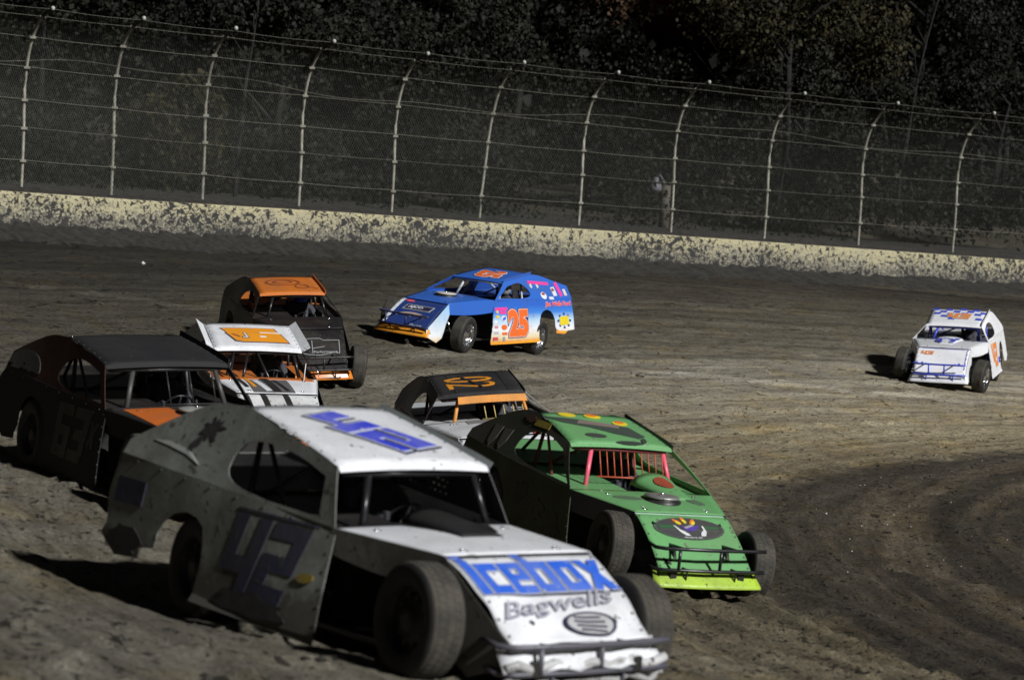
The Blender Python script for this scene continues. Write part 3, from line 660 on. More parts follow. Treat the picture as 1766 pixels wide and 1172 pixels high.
# ================================================================== race cars
M_RIV = plain('rivet', (.12, .12, .12), .5, .5)
def lerp(a, b, t): return a+(b-a)*t
WHITE = (.82, .83, .85); BLACK = (.015, .015, .016)
class Car:
    def __init__(s, key, **kw):
        s.key = key; s.S = CARS[key]['S']; s.kw = kw; s.body = None
        for k, v in s.S.items(): setattr(s, k, v)
        s.wb = kw.get('wb', .90)
        s.tail_z = kw.get('tail_z', 1.05)
    def sillw(s, x): return lerp(s.aw, .80, min(1, max(0, (s.ax-x)/(s.ax+2.3))))
    def sillz(s, x): return lerp(s.az, .965, min(1, max(-.3, (s.ax-x)/(s.ax+2.3))))
    def roofw(s, x): t = (s.rfx-x)/(s.rfx-s.rrx); return lerp(s.rfw, s.rrw, min(1, max(-.6, t)))
    def roofz(s, x): t = (s.rfx-x)/(s.rfx-s.rrx); return lerp(s.rfz, s.rrz, min(1, max(0, t)))
    # surfaces -> point, normal
    def side(s, sg):
        def f(x, z):
            zs, w = s.sillz(x), s.sillw(x); y = lerp(w, s.wb, min(1.2, max(0, (zs-z)/(zs-.2))))+.012*math.sin(x*2.1+1)*math.sin(z*5)
            return (x, sg*y, z), Vector((0, sg, .12)).normalized()
        return f
    def sail(s, sg):
        def f(x, z):
            zs = s.sillz(x); t = (z-zs)/(s.roofz(x)-zs); y = lerp(s.sillw(x), s.roofw(x), min(1.05, max(-.1, t)))
            return (x, sg*y, z), Vector((0, sg, .45)).normalized()
        return f
    def roof(s):
        def f(x, y):
            t = (s.rfx-x)/(s.rfx-s.rrx); z = lerp(s.rfz, s.rrz, t)+.016*(1-(y/.6)**2)+.012*math.sin(math.pi*t)
            return (x, y, z), Vector((.12, 0, 1)).normalized()
        return f
    def hood(s):
        def f(x, y):
            t = (x-s.ax)/(s.nx-s.ax); z = lerp(s.az, s.nz, t); w = lerp(s.aw, s.nw, t)
            return (x, y, z+.03*(1-(y/w)**2)*math.sin(math.pi*min(1, max(0, t*.9+.1)))), Vector((.1, 0, 1)).normalized()
        return f
    def nose(s):
        """u across in metres, v = 0 at the top edge .. 1 at the bottom edge; v<0 rolls on to the hood"""
        L = math.hypot(s.bx-s.nx, s.nz-s.bz); nn = Vector((s.nz-s.bz, 0, s.bx-s.nx)).normalized(); dent = s.kw.get('dent', 0)
        def f(u, v):
            b = .035*math.sin(math.pi*min(1, max(0, v)))-.025*math.exp(-(v/.05)**2)
            b += dent*(math.sin(u*9+v*5)*math.sin(v*11+u*3)+.6*math.sin(u*19+2)*math.sin(v*17))*(.15+.85*max(0, v)**2)
            p = Vector((lerp(s.nx, s.bx, v), u*1.0, lerp(s.nz, s.bz, v)))+nn*b
            return tuple(p), nn
        return f
    def nosew(s, v): return lerp(s.nw, s.bw, v)

def sheet_poly(mb, surf, outer, mat, holes=()):
    loops = [[Vector((p[0], p[1], 0)) for p in outer]]+[[Vector((p[0], p[1], 0)) for p in h] for h in holes]
    tri = tessellate_polygon(loops); flat = [p for l in loops for p in l]
    V, Fc = cutgrid([(p.x, p.y) for p in flat], [tuple(t) for t in tri], .11)
    mb.add([surf(x, y)[0] for x, y in V], Fc, mat)

def wheel(parent, x, y, z, w, steer, rimm):
    sg = 1 if y > 0 else -1
    R_ = WR; h = w/2
    mb = MB()
    prof = [(.205, -h*.78), (.235, -h*.93), (.285, -h*1.0), (.318, -h*.95), (.336, -h*.84), (R_, -h*.66), (R_+.002, 0), (R_, h*.66), (.336, h*.84), (.318, h*.95), (.285, h*1.0), (.235, h*.93), (.205, h*.78)]
    n = 56
    vs = []; P = len(prof)
    for k in range(n):
        th = 2*math.pi*k/n
        for r, a in prof: vs.append((r*math.cos(th), a, r*math.sin(th)))
    tread = [(k*P+i, ((k+1) % n)*P+i, ((k+1) % n)*P+i+1, k*P+i+1) for k in range(n) for i in range(4, 8)]
    wall = [(k*P+i, ((k+1) % n)*P+i, ((k+1) % n)*P+i+1, k*P+i+1) for k in range(n) for i in list(range(0, 4))+list(range(8, P-1))]
    b = len(mb.v); mb.add(vs, tread, M_TREAD, True); k = mb.mi(M_WALLR)
    for f in wall: mb.f.append(tuple(b+i for i in f)); mb.m.append(k); mb.smooth.append(True)
    # raised tread blocks in three rows
    for k in range(44):
        th = 2*math.pi*k/44
        for row, (a0, a1) in enumerate(((-.62, -.26), (-.18, .18), (.26, .62))):
            t0 = th+(.5*2*math.pi/44 if row == 1 else 0); t1 = t0+2*math.pi/44*.72; q = []
            for rr in (R_-.002, R_+.005):
                for tt in (t0, t1):
                    for aa in (a0*h, a1*h): q.append((rr*math.cos(tt), aa, rr*math.sin(tt)))
            mb.add(q, [(4,5,7,6),(0,1,5,4),(2,6,7,3),(0,4,6,2),(1,3,7,5)], M_TREAD)
    M = Matrix.Translation((x, y, z)) @ Matrix.Rotation(steer, 4, 'Z')
    rm = MB(); o = sg*h
    rm.lathe([(.212, -h*.82), (.218, -h*.80), (.200, -h*.7), (.190, 0), (.200, h*.7), (.218, h*.80), (.212, h*.84), (.196, h*.72)], rimm, 40, close=True)
    # dished centre with round windows, hub and nuts
    rm.lathe([(.19, o*.30), (.17, o*.22), (.155, o*.34), (.12, o*.52), (.08, o*.55), (.075, o*.72), (.03, o*.74), (.001, o*.74)], rimm, 40)
    for k in range(10):
        th = 2*math.pi*k/10; c = (.145*math.cos(th), o*.44, .145*math.sin(th)); rm.box(c, (.030, .012, .030), M_RIMD, Matrix.Rotation(-th, 3, 'Y'))
    for k in range(5):
        th = 2*math.pi*k/5; rm.lathe([(.001, o*.60), (.012, o*.60), (.012, o*.52)], rimm, 6, 'Y', (.055*math.cos(th), 0, .055*math.sin(th)))
    for k in range(16 if rimm is M_RIM else 0):
        th = 2*math.pi*k/16; rm.box((.207*math.cos(th), o*.86, .207*math.sin(th)), (.014, .01, .014), M_CHR, Matrix.Rotation(-th, 3, 'Y'))
    wh = rm.build('wheel', parent, mat=M); mb.build('tyre', wh)

def make_car(key, label, P):
    c = Car(key, **P); S = c
    root = bpy.data.objects.new('race_car', None); COL.objects.link(root); root.matrix_basis = pose(key)
    tag(root, label, 'race car', 'modified race cars on the dirt track')
    br, bp_ = CARS[key]['b'][1], CARS[key]['b'][0]
    B = Matrix.Translation((0, 0, .4)) @ Euler((br, bp_, 0), 'XYZ').to_matrix().to_4x4() @ Matrix.Translation((0, 0, -.4))
    def bld(mb, name, par=None, thick=0):
        return mb.build(name, par or root, thick, B if par is None else None)
    mt = P['mats']
    # ---------------- roof
    mb = MB(); rf = c.roof(); lip = P.get('roof_lip', .05)
    def roofg(u, v):
        x = lerp(S.rrx, S.rfx, u); w = lerp(S.rrw, S.rfw, u); return rf(x, lerp(-w, w, v))[0]
    mb.grid(roofg, 10, 10, mt['roof'])
    # rolled front edge and returns
    fr = [rf(S.rfx, lerp(-S.rfw, S.rfw, k/10))[0] for k in range(11)]
    for a, b in zip(fr, fr[1:]):
        mb.poly([a, b, (b[0]+.03, b[1], b[2]-.035), (a[0]+.03, a[1], a[2]-.035)], mt['roof'])
    if P.get('visor_drop'):
        d = P['visor_drop']
        y0, y1 = P.get('visor_y', (-9, 9))
        fv = [rf(S.rfx, lerp(max(y0, -S.rfw), min(y1, S.rfw), k/10))[0] for k in range(11)]
        for a, b in zip(fv, fv[1:]):
            mb.poly([(a[0]+.032, a[1], a[2]-.03), (b[0]+.032, b[1], b[2]-.03), (b[0]+.032+d*.8, b[1]*1.03, b[2]-.03-d), (a[0]+.032+d*.8, a[1]*1.03, a[2]-.03-d)], P['visor'])
    if 'roof_art' in P: P['roof_art'](mb, rf, c)
    for k in range(7):
        for v in (-.96, .96): u = (k+.5)/7; x = lerp(S.rrx, S.rfx, u); shape(mb, rf, ELL, M_RIV, x, v*lerp(S.rrw, S.rfw, u), .016, .016, lift=.005)
    ro = bld(mb, 'roof', thick=.006)
    rails = P.get('rails', [(1, .06, mt['roof_rail'] if 'roof_rail' in mt else mt['roof'])])
    for sg, hgt, m in rails:
        mb = MB(); pts = []
        for k in range(9):
            u = k/8; x = lerp(S.rrx-.03, S.rfx+.02, u); w = lerp(S.rrw, S.rfw, u)+.006; z = lerp(S.rrz, S.rfz, u)
            hh = hgt*(1 if u < .9 else .75)
            pts.append(((x, sg*w, z-.015), (x, sg*(w+hgt*P.get('rail_out', .15)), z+hh)))
        for a, b in zip(pts, pts[1:]): mb.poly([a[0], b[0], b[1], a[1]], m)
        bld(mb, 'roof_rail', None, .008)
    # ---------------- side and sail panels
    for sg, nm in ((-1, 'R'), (1, 'L')):
        sd, sl = c.side(sg), c.sail(sg)
        arch = [(x+P.get('arch_dx', 0), z*P.get('arch_z', 1)) for x, z in [(-1.76, .44), (-1.755, .56), (-1.70, .66), (-1.60, .735), (-1.47, .765), (-1.34, .745), (-1.25, .69), (-1.20, .58), (-1.17, .45), (-1.15, .2)]]; ex = arch[-1][0]
        tail = P.get('tail_pts', [(-2.30, .965), (-2.36, .82), (-2.37, .68), (-2.30, .46), (-2.10, .34), (-1.90, .34), (-1.79, .38)])
        outer = [(S.ax, S.az)]+[(lerp(S.ax, -2.3, k/6), c.sillz(lerp(S.ax, -2.3, k/6))) for k in range(1, 6)]+tail+arch+[(-.5, .185), (.1, .18), (S.ax+.23, .19), (S.ax+.12, .5)]
        mb = MB(); sheet_poly(mb, sd, outer, mt['side'+nm])
        # rolled lower skirt
        mb.add([sd(ex, .2)[0], sd(S.ax+.23, .19)[0], (S.ax+.23, sd(0, .19)[0][1]*1.015, .14), (ex, sd(0, .2)[0][1]*1.015, .15)], [(0, 1, 2, 3)], mt.get('skirt', mt['side'+nm]))
        mb.add([sd(-2.31, .47)[0], sd(-2.10, .36)[0], sd(-1.82, .36)[0], sd(-1.82, .30)[0], sd(-2.12, .28)[0], sd(-2.35, .40)[0]], [(0, 1, 4, 5), (1, 2, 3, 4)], mt.get('skirt', mt['side'+nm]))
        for k in range(6): z = lerp(.26, S.az-.05, k/5); shape(mb, sd, ELL, M_RIV, lerp(S.ax+.20, S.ax-.03, k/5), z, .018, .018, lift=.005)
        for k in range(8): x = lerp(S.ax-.15, -2.1, k/7); shape(mb, sd, ELL, M_RIV, x, c.sillz(x)-.025, .018, .018, lift=.005)
        if 'side_art' in P: P['side_art'](mb, sd, c, sg)
        bld(mb, 'side_panel', None, .006)
        # sail: roof line down to the tail with the side window cut out
        top = [(S.rfx, S.rfz), (lerp(S.rfx, S.rrx, .5), c.roofz(lerp(S.rfx, S.rrx, .5))), (S.rrx, S.rrz)]
        curve = chaikin([(S.rrx, S.rrz), (-1.55, S.rrz-.01), (-2.0, lerp(S.rrz, c.tail_z, .55)), (P.get('tail_x', -2.30), c.tail_z)], 2, False)[1:]
        low = [(P.get('tail_x', -2.3), .965)]+[(lerp(-2.3, S.ax, k/8), c.sillz(lerp(-2.3, S.ax, k/8))) for k in range(1, 8)]
        outer = [(S.ax, S.az)]+top+curve+low
        pf = P.get('post', .085); wk = P.get('win_back', 0)
        win = P.get('window') or [(S.ax-pf*1.9, c.sillz(S.ax-.1)+.035), (S.rfx-pf*.9, S.rfz-.075), (S.rfx-.45, c.roofz(S.rfx-.45)-.07), (-.84-wk, c.roofz(-.84)-.12), (-1.0-wk, c.roofz(-1.)-.26), (-.98-wk, c.sillz(-.98)+.05), (-.55, c.sillz(-.55)+.02)]
        win = [win[0]]+chaikin(win[1:], 2, False)+[]
        mb = MB(); sheet_poly(mb, sl, outer, mt['sail'+nm], [win])
        if 'sail_art' in P: P['sail_art'](mb, sl, c, sg)
        bld(mb, 'sail_panel', None, .006)
    # ---------------- front pillar strips on top of the hood line
    # ---------------- hood with side drops
    mb = MB(); hf = c.hood()
    def hoodg(u, v):
        x = lerp(S.ax-.02, S.nx, u); w = lerp(S.aw, S.nw, u); return hf(x, lerp(-w, w, v))[0]
    mb.grid(hoodg, 14, 14, mt['hood'])
    if 'hood_art' in P: P['hood_art'](mb, hf, c)
    ho = bld(mb, 'hood', None, .006)
    for sg, nm in ((-1, 'R'), (1, 'L')):
        mb = MB(); d0, d1 = P.get('drop', (.20, .17)); pts = []
        for k in range(9):
            u = k/8; x = lerp(S.ax, S.nx, u); w = lerp(S.aw, S.nw, u)+.004; z = lerp(S.az, S.nz, u)
            pts.append(((x, sg*w, z), (x, sg*(w+.015), z-lerp(d0, d1, u)-.03*math.sin(math.pi*u))))
        for a, b in zip(pts, pts[1:]): mb.poly([a[0], b[0], b[1], a[1]], mt['fender'+nm])
        # nose cheek
        ck = [(S.nx, S.nz), (S.bx, S.bz), (S.bx+.02, S.bz-.12), (S.bx-.30, .16), (S.nx+.22, .24), (S.nx+.10, S.nz-.38), (S.nx-.02, S.nz-d1)]
        def cf(x, z):
            t = min(1, max(0, (x-S.nx)/(S.bx-S.nx))); return (x, sg*(lerp(S.nw, S.bw, t)+.004+.05*min(1, max(0, (lerp(S.nz, S.bz, t)-z)/.4))), z), (0, sg, 0)
        sheet_poly(mb, cf, ck, mt['cheek'+nm])
        if 'cheek_art' in P: P['cheek_art'](mb, cf, c, sg)
        bld(mb, 'fender_panel', None, .005)
    # ---------------- nose
    mb = MB(); nf = c.nose()
    mb.grid(lambda u, v: nf(lerp(-c.nosew(u), c.nosew(u), v), u)[0], 24, 20, mt['nose'])
    if 'nose_art' in P: P['nose_art'](mb, nf, c)
    for k in range(6):
        for q in (-.95, .95): shape(mb, nf, ELL, M_RIV, q*c.nosew((k+.5)/6), (k+.5)/6, .018, .024, lift=.006)
    no = bld(mb, 'nose', None, .006)
    mb = MB(); vf = P.get('valance_out', .10); dv = P.get('dent', 0)
    def valg(u, v):
        w = S.bw+.05+.04*u; y = lerp(-w, w, v); return (S.bx+lerp(-.01, vf, u)-.05*(y/w)**2+dv*1.6*math.sin(y*14+u*4), y, S.bz-.14*u+.004+dv*math.sin(y*23))
    mb.grid(valg, 4, 16, mt['valance']); bld(mb, 'valance', None, .006)
    # ---------------- front bumper
    mb = MB(); z1, z2 = P.get('bump_z', (S.bz+.24, S.bz+.03)); off = .10; bwid = P.get('bump_w', .60)
    def nxx(z): return lerp(S.nx, S.bx, (S.nz-z)/(S.nz-S.bz))
    bx_ = S.bx+.09
    for z in (z1, z2):
        mb.tube([(bx_-.35, -bwid*.86, z), (bx_-.10, -bwid*.95, z), (bx_-.03, -bwid*.82, z), (bx_, 0, z), (bx_-.03, bwid*.82, z), (bx_-.04, bwid, z)], .019, mt['bumper'], 8)
    mb.tube([(bx_-.22, -bwid*.93, z2-.11), (bx_-.06, -bwid*.6, z2-.14), (bx_-.05, bwid*.6, z2-.14), (bx_-.2, bwid*.93, z2-.09)], .014, mt['bumper'], 8)
    for y in P.get('bump_posts', (-.36, .10)): mb.tube([(bx_-.01, y, z1), (bx_-.01, y, z2)], .017, mt['bumper'], 8)
    for y in (-.25, .3): mb.tube([(bx_-.02, y, z2), (bx_-.05, y, z2-.14)], .012, mt['bumper'], 6); mb.tube([(bx_, y, z2), (bx_-.45, y, z2)], .016, mt['bumper'], 6)
    for y in (-.3, .3): mb.tube([(bx_, y, z1), (bx_-.5, y, z1-.02)], .014, mt['bumper'], 6)
    bld(mb, 'front_bumper')
    # ---------------- interior deck, cowl and rear deck
    mb = MB(); dk = mt['deck']
    def dz(x): return c.sillz(x)-.045
    def slab(x0, x1, y0, y1, m=dk):
        mb.add([(x0, y0, dz(x0)), (x1, y0, dz(x1)), (x1, y1, dz(x1)), (x0, y1, dz(x0))], [(0, 1, 2, 3)], m)
    slab(-1.05, S.ax-.28, -S.aw+.03, -.02); slab(-1.05, S.ax-.28, .56, S.aw-.03); slab(S.ax-.28, S.ax-.02, -S.aw+.03, S.aw-.03, mt.get('cowl', dk))
    zr = c.sillz(-1.3)
    mb.add([(-1.05, -.76, zr-.03), (-2.3, -.79, .955), (-2.3, .79, .955), (-1.05, .76, zr-.03)], [(0, 1, 2, 3)], mt.get('rear_deck', dk))
    bld(mb, 'deck', None, .005)
    mb = MB()   # rear panel and bulkhead
    mb.add([(-2.33, -.79, .96), (-2.33, .79, .96), (-2.36, .80, .50), (-2.36, -.80, .50)], [(0, 1, 2, 3)], mt['sideR'])
    bld(mb, 'rear_panel', None, .005)
    mb = MB(); mb.add([(-1.07, -.74, zr-.04), (-1.07, .74, zr-.04), (-1.07, .72, .25), (-1.07, -.72, .25)], [(0, 1, 2, 3)], M_BLK)
    mb.add([(S.ax-.03, -S.aw+.05, S.az-.05), (S.ax-.03, S.aw-.05, S.az-.05), (S.ax-.03, S.aw-.05, .25), (S.ax-.03, -S.aw+.05, .25)], [(0, 1, 2, 3)], M_BLK)
    mb.box((-.2, 0, .20), (2.6, 1.35, .03), M_BLK)
    for sg in (-1, 1): mb.box((0, sg*.38, .27), (3.9, .07, .09), M_BLK); mb.tube([(1.0, sg*.3, .55), (1.75, sg*.3, .5), (1.85, sg*.3, .25)], .022, M_BLK)
    mb.box((1.0, 0, .46), (.62, .42, .32), M_ENG); mb.box((1.0, .22, .60), (.56, .13, .12), M_ENG); mb.box((1.0, -.22, .60), (.56, .13, .12), M_ENG)
    mb.box((1.52, 0, .42), (.06, .62, .32), M_ENG)
    mb.tube([(-1.39, -.70, .345), (-1.39, .70, .345)], .045, M_BLK, 10); mb.lathe([(.04, -.14), (.15, -.06), (.15, .06), (.04, .14)], M_BLK, 14, 'Y', (-1.39, 0, .345))
    bld(mb, 'chassis')
    for sg in (-1, 1):      # front arms, shock and rods of each corner
        mb = MB()
        mb.tube([(HF+.16, sg*.30, .26), (HF, sg*.74, .26)], .016, M_TUBE); mb.tube([(HF-.16, sg*.30, .26), (HF, sg*.74, .26)], .016, M_TUBE)
        mb.tube([(HF+.12, sg*.34, .46), (HF, sg*.70, .44)], .013, M_TUBE); mb.tube([(HF-.12, sg*.34, .46), (HF, sg*.70, .44)], .013, M_TUBE)
        mb.tube([(HF+.02, sg*.36, .70), (HF, sg*.60, .30)], .032, P.get('shock', M_CHR)); mb.tube([(HF, sg*.72, .24), (HF, sg*.70, .46)], .026, M_TUBE)
        mb.tube([(HF-.2, sg*.2, .33), (HF-.12, sg*.72, .33)], .011, M_CHR)
        bld(mb, 'suspension')
        mb = MB(); mb.tube([(-1.39, sg*.45, .35), (-1.25, sg*.42, .80)], .03, M_TUBE, 10); bld(mb, 'shock_absorber')
    # ---------------- roll cage
    mb = MB(); cg = mt['cage']; r_ = .021
    zf = S.rfz-.05; zb = S.rrz-.07; wf = S.rfw-.06; wr_ = S.rrw-.03
    for sg in (-1, 1):
        mb.tube([(-.95, sg*.62, .3), (-.95, sg*.60, .85), (-.98, sg*wr_, zb)], r_, cg); mb.tube([(-.98, sg*wr_, zb), (S.rfx-.02, sg*wf, zf)], r_, cg)
        lt, lb = P.get('legs', ((-.33, -.44), (.50, .58)))[0 if sg < 0 else 1]
        mb.tube([(S.rfx-.03, lt, zf), (S.rfx+.10, lb, S.az-.06)], r_*1.2, mt.get('cage_front', cg))
        mb.tube([(-.98, sg*wr_, zb-.02), (-1.9, sg*.38, .8)], r_*.9, cg)
        for z in (.42, .62): mb.tube([(-.95, sg*.62, z), (.1, sg*.66, z+.02), (S.ax-.05, sg*.6, z-.05)], r_*.9, cg)
    mb.tube([(-.98, -wr_, zb), (-.98, wr_, zb)], r_, cg); mb.tube([(S.rfx-.02, -wf, zf), (S.rfx-.02, wf, zf)], r_, cg)
    mb.tube([(-.96, -.6, .80), (-.98, wr_, zb)], r_*.8, cg); mb.tube([(-.5, -.60, .82), (-.98, -wr_, zb)], r_*.8, cg)
    bld(mb, 'roll_cage')
    if P.get('bars'):
        y0, y1, nb_, m, t0 = P['bars']; mb = MB()
        def wp(t, y): return (lerp(S.rfx-.02, S.rfx+.10, t), y+.02*t, lerp(zf+.01, S.az-.04, t))
        for k in range(nb_): y = lerp(y0, y1, k/(nb_-1)); mb.tube([wp(P.get('bar_t', .05), y), wp(t0, y)], P.get('bar_r', .0065), m, 6)
        mb.tube([wp(t0, y0-.05), wp(t0, y1+.05)], .009, m, 6)
        bld(mb, 'windshield_bars')
    # ---------------- seat, wheel, dash
    mb = MB()
    mb.box((-.62, .28, .40), (.42, .44, .05), M_SEAT); mb.box((-.88, .28, .70), (.06, .44, .62), M_SEAT, Matrix.Rotation(rad(-12), 3, 'Y'))
    for sg in (-1, 1): mb.box((-.66, .28+sg*.23, .52), (.36, .03, .26), M_SEAT); mb.box((-.88, .28+sg*.19, 1.0), (.22, .025, .20), M_SEAT)
    bld(mb, 'seat')
    mb = MB(); mb.lathe([(.155, .0), (.168, .012), (.18, 0), (.168, -.012)], M_TUBE, 24, 'Z', close=True); mb.tube([(-.16, 0, 0), (.16, 0, 0)], .012, M_TUBE); mb.tube([(0, 0, 0), (.0, -.14, 0)], .012, M_TUBE); mb.tube([(0, 0, 0), (0, 0, -.35)], .016, M_TUBE)
    sw = mb.build('steering_wheel', root, 0, B @ Matrix.Translation((-.42, .28, .74)) @ Matrix.Rotation(rad(-62), 4, 'Y'))
    mb = MB(); mb.box((S.ax-.30, .18, S.az-.11), (.05, .8, .15), M_BLK)
    for k in range(4): mb.lathe([(.001, .0), (.032, 0), (.032, .02)], M_CHR, 14, 'Y', (0, 0, 0)) if 0 else mb.tube([(S.ax-.33, .02+k*.11, S.az-.10), (S.ax-.345, .02+k*.11, S.az-.10)], .034, M_CHR, 14)
    bld(mb, 'dashboard')
    # ---------------- things on the hood
    if P.get('cleaner'):
        x, y, r, m1, m2 = P['cleaner']; z = hf(x, y)[0][2]
        mb = MB(); mb.lathe([(r*1.12, -.03), (r*1.12, .01), (r*.95, .015), (r*.95, .035)], m2, 32, 'Z', (x, y, z)); mb.lathe([(r, .032), (r*1.02, .042), (r*.97, .052), (r*.55, .058), (.03, .062), (.001, .062)], m1, 32, 'Z', (x, y, z))
        mb.lathe([(.016, .06), (.016, .08), (.001, .083)], M_CHR, 10, 'Z', (x, y, z)); bld(mb, 'air_cleaner')
    if P.get('scoop'):
        x0, x1, y, w, h, m = P['scoop']; mb = MB()
        def sc(u, v):
            x = lerp(x0, x1, u); yy = y+lerp(-w, w, v)*(1-.55*u); hh = h*(1-u)**1.1*max(0, math.sin(math.pi*v))**.5
            return (x, yy, hf(x, yy)[0][2]+.004+hh)
        mb.grid(sc, 8, 12, m)
        if 'scoop_art' in P: P['scoop_art'](mb, sc, c)
        bld(mb, 'cowl_fairing', None, .004)
    # bolts on hood and nose
    mb = MB()
    for x, y in ((S.nx-.10, -.36), (S.nx-.10, .36), (S.ax+.18, -.5), (S.ax+.18, .5)):
        z = hf(x, y)[0][2]; mb.lathe([(.016, 0), (.016, .012), (.001, .014)], M_CHR, 10, 'Z', (x, y, z)); mb.box((x+.015, y+.02, z+.006), (.05, .012, .006), M_CHR)
    bld(mb, 'hood_pins')
    if P.get('dark_net'):  # black net added to darken the view through the cockpit
        mb = MB(); f = c.sail(1)
        for k in range(16): x = lerp(-.95, c.rfx-.05, k/15); q = [f(x, c.sillz(x)+.02)[0], f(x, c.roofz(x)-.07)[0]]; q = [(a[0], a[1]-.03, a[2]) for a in q]; mb.add([(q[0][0]-.018, q[0][1], q[0][2]), (q[0][0]+.018, q[0][1], q[0][2]), (q[1][0]+.018, q[1][1], q[1][2]), (q[1][0]-.018, q[1][1], q[1][2])], [(0, 1, 2, 3)], M_SUIT)
        for k in range(7):
            t = (k+.5)/7
            pts = [(x, f(x, lerp(c.sillz(x), c.roofz(x), t))[0][1]-.034, lerp(c.sillz(x)+.02, c.roofz(x)-.07, t)) for x in np.linspace(-.95, c.rfx-.05, 6)]
            for a, b in zip(pts, pts[1:]): mb.add([(a[0], a[1], a[2]-.018), (b[0], b[1], b[2]-.018), (b[0], b[1], b[2]+.018), (a[0], a[1], a[2]+.018)], [(0, 1, 2, 3)], M_SUIT)
        bld(mb, 'added_dark_net')
    if 'extra' in P: P['extra'](root, c, bld)
    st = P.get('steer', (rad(-6)))
    rims = P.get('rims', (M_RIM, M_RIM))
    rs = P.get('rear_steer', 0); xf, xr = P.get('axles', (HF, -HF)); tr = P.get('rear_track', .74)
    wheel(root, xf, -TY, WR-.01, .25, st, rims[0]); wheel(root, xf, TY, WR-.01, .25, st, rims[1])
    wheel(root, xr, -tr, WR-.01, .28, rs, rims[0]); wheel(root, xr, tr, WR-.01, .28, rs, rims[1])
    # ---------------- driver
    place_driver(key, B, P['driver'])
    return root

# ---------------- drivers: one continuous skinned body, seated, hands closed on the wheel
_drv = {}
def driver_mesh():
    V = []; E = []; Rr = []
    def v(p, r, q=None):
        V.append(p); Rr.append(r); i = len(V)-1
        if q is not None: E.append((q, i))
        return i
    pel = v((-.72, 0, .50), .15); w_ = v((-.76, 0, .62), .145, pel); ch = v((-.80, 0, .80), .165, w_); sh = v((-.82, 0, .93), .12, ch); nk = v((-.81, 0, 1.0), .055, sh); hd = v((-.79, 0, 1.09), .085, nk); v((-.78, 0, 1.16), .08, hd)
    for s in (-1, 1):
        a = v((-.81, s*.13, .92), .075, sh); b = v((-.79, s*.20, .88), .065, a); el = v((-.62, s*.26, .70), .046, b); wr = v((-.46, s*.19, .775), .03, el)
        pm = v((-.425, s*.175, .79), .034, wr)
        for k, (dz, ln) in enumerate(((.030, 1.), (.010, 1.08), (-.010, 1.0), (-.030, .8))):
            f1 = v((-.395, s*(.180-.004*k), .80+dz), .0105, pm); f2 = v((-.370, s*.170, .80+dz), .0095, f1); v((-.372, s*(.170-.028*ln), .795+dz), .0085, f2)
        t1 = v((-.425, s*.145, .815), .012, pm); v((-.400, s*.135, .825), .010, t1)
        h = v((-.62, s*.10, .48), .10, pel); kn = v((-.22, s*.15, .56), .065, h); an = v((.05, s*.12, .33), .042, kn); v((.14, s*.12, .38), .035, an)
    me = bpy.data.meshes.new('driver_body'); me.from_pydata(V, E, []); return me, Rr
def place_driver(key, B, d):
    helm, vis, label = d
    root = bpy.data.objects.new('person', None); COL.objects.link(root)
    root.matrix_basis = pose(key) @ B @ Matrix.Translation((0, .28, 0)); tag(root, label, 'person', 'drivers strapped in the race cars')
    if 'me' not in _drv:
        me, Rr = driver_mesh(); o = bpy.data.objects.new('tmp', me); COL.objects.link(o)
        sk = o.modifiers.new('skin', 'SKIN'); 
        for i, r in enumerate(Rr): me.skin_vertices[0].data[i].radius = (r, r)
        me.skin_vertices[0].data[0].use_root = True
        ss = o.modifiers.new('sub', 'SUBSURF'); ss.levels = 1; ss.render_levels = 1
        dg = bpy.context.evaluated_depsgraph_get(); m2 = bpy.data.meshes.new_from_object(o.evaluated_get(dg)); bpy.data.objects.remove(o)
        m2.materials.clear(); m2.materials.append(M_SUIT); m2.name = 'body'; _drv['me'] = m2
    o = bpy.data.objects.new('body', _drv['me']); COL.objects.link(o); o.parent = root
    mb = MB(); cx, cz = -.775, 1.115
    def hel(u, v):
        th = u*2*math.pi; ph = lerp(.02, 2.35, v); r = .135
        x = math.sin(ph)*math.cos(th)*r*(1.12 if math.cos(th) > 0 else 1.08); return (cx+x, math.sin(ph)*math.sin(th)*r*.94, cz+math.cos(ph)*r*1.08)
    mb.grid(hel, 28, 16, helm)
    def cb(u, v):
        th = lerp(-1.1, 1.1, u); ph = lerp(1.75, 2.5, v); return (cx+.012+math.sin(ph)*math.cos(th)*.165, math.sin(ph)*math.sin(th)*.135, cz+math.cos(ph)*.14)
    mb.grid(cb, 12, 5, helm)
    he = mb.build('helmet', root)
    mb = MB()
    def vz(u, v):
        th = lerp(-1.15, 1.15, u); ph = lerp(1.22, 1.78, v); return (cx+.004+math.sin(ph)*math.cos(th)*.155, math.sin(ph)*math.sin(th)*.131, cz+math.cos(ph)*.147)
    mb.grid(vz, 14, 6, vis); mb.build('visor', he)
def helmat(c): return plain('helmet_shell', c, .2)

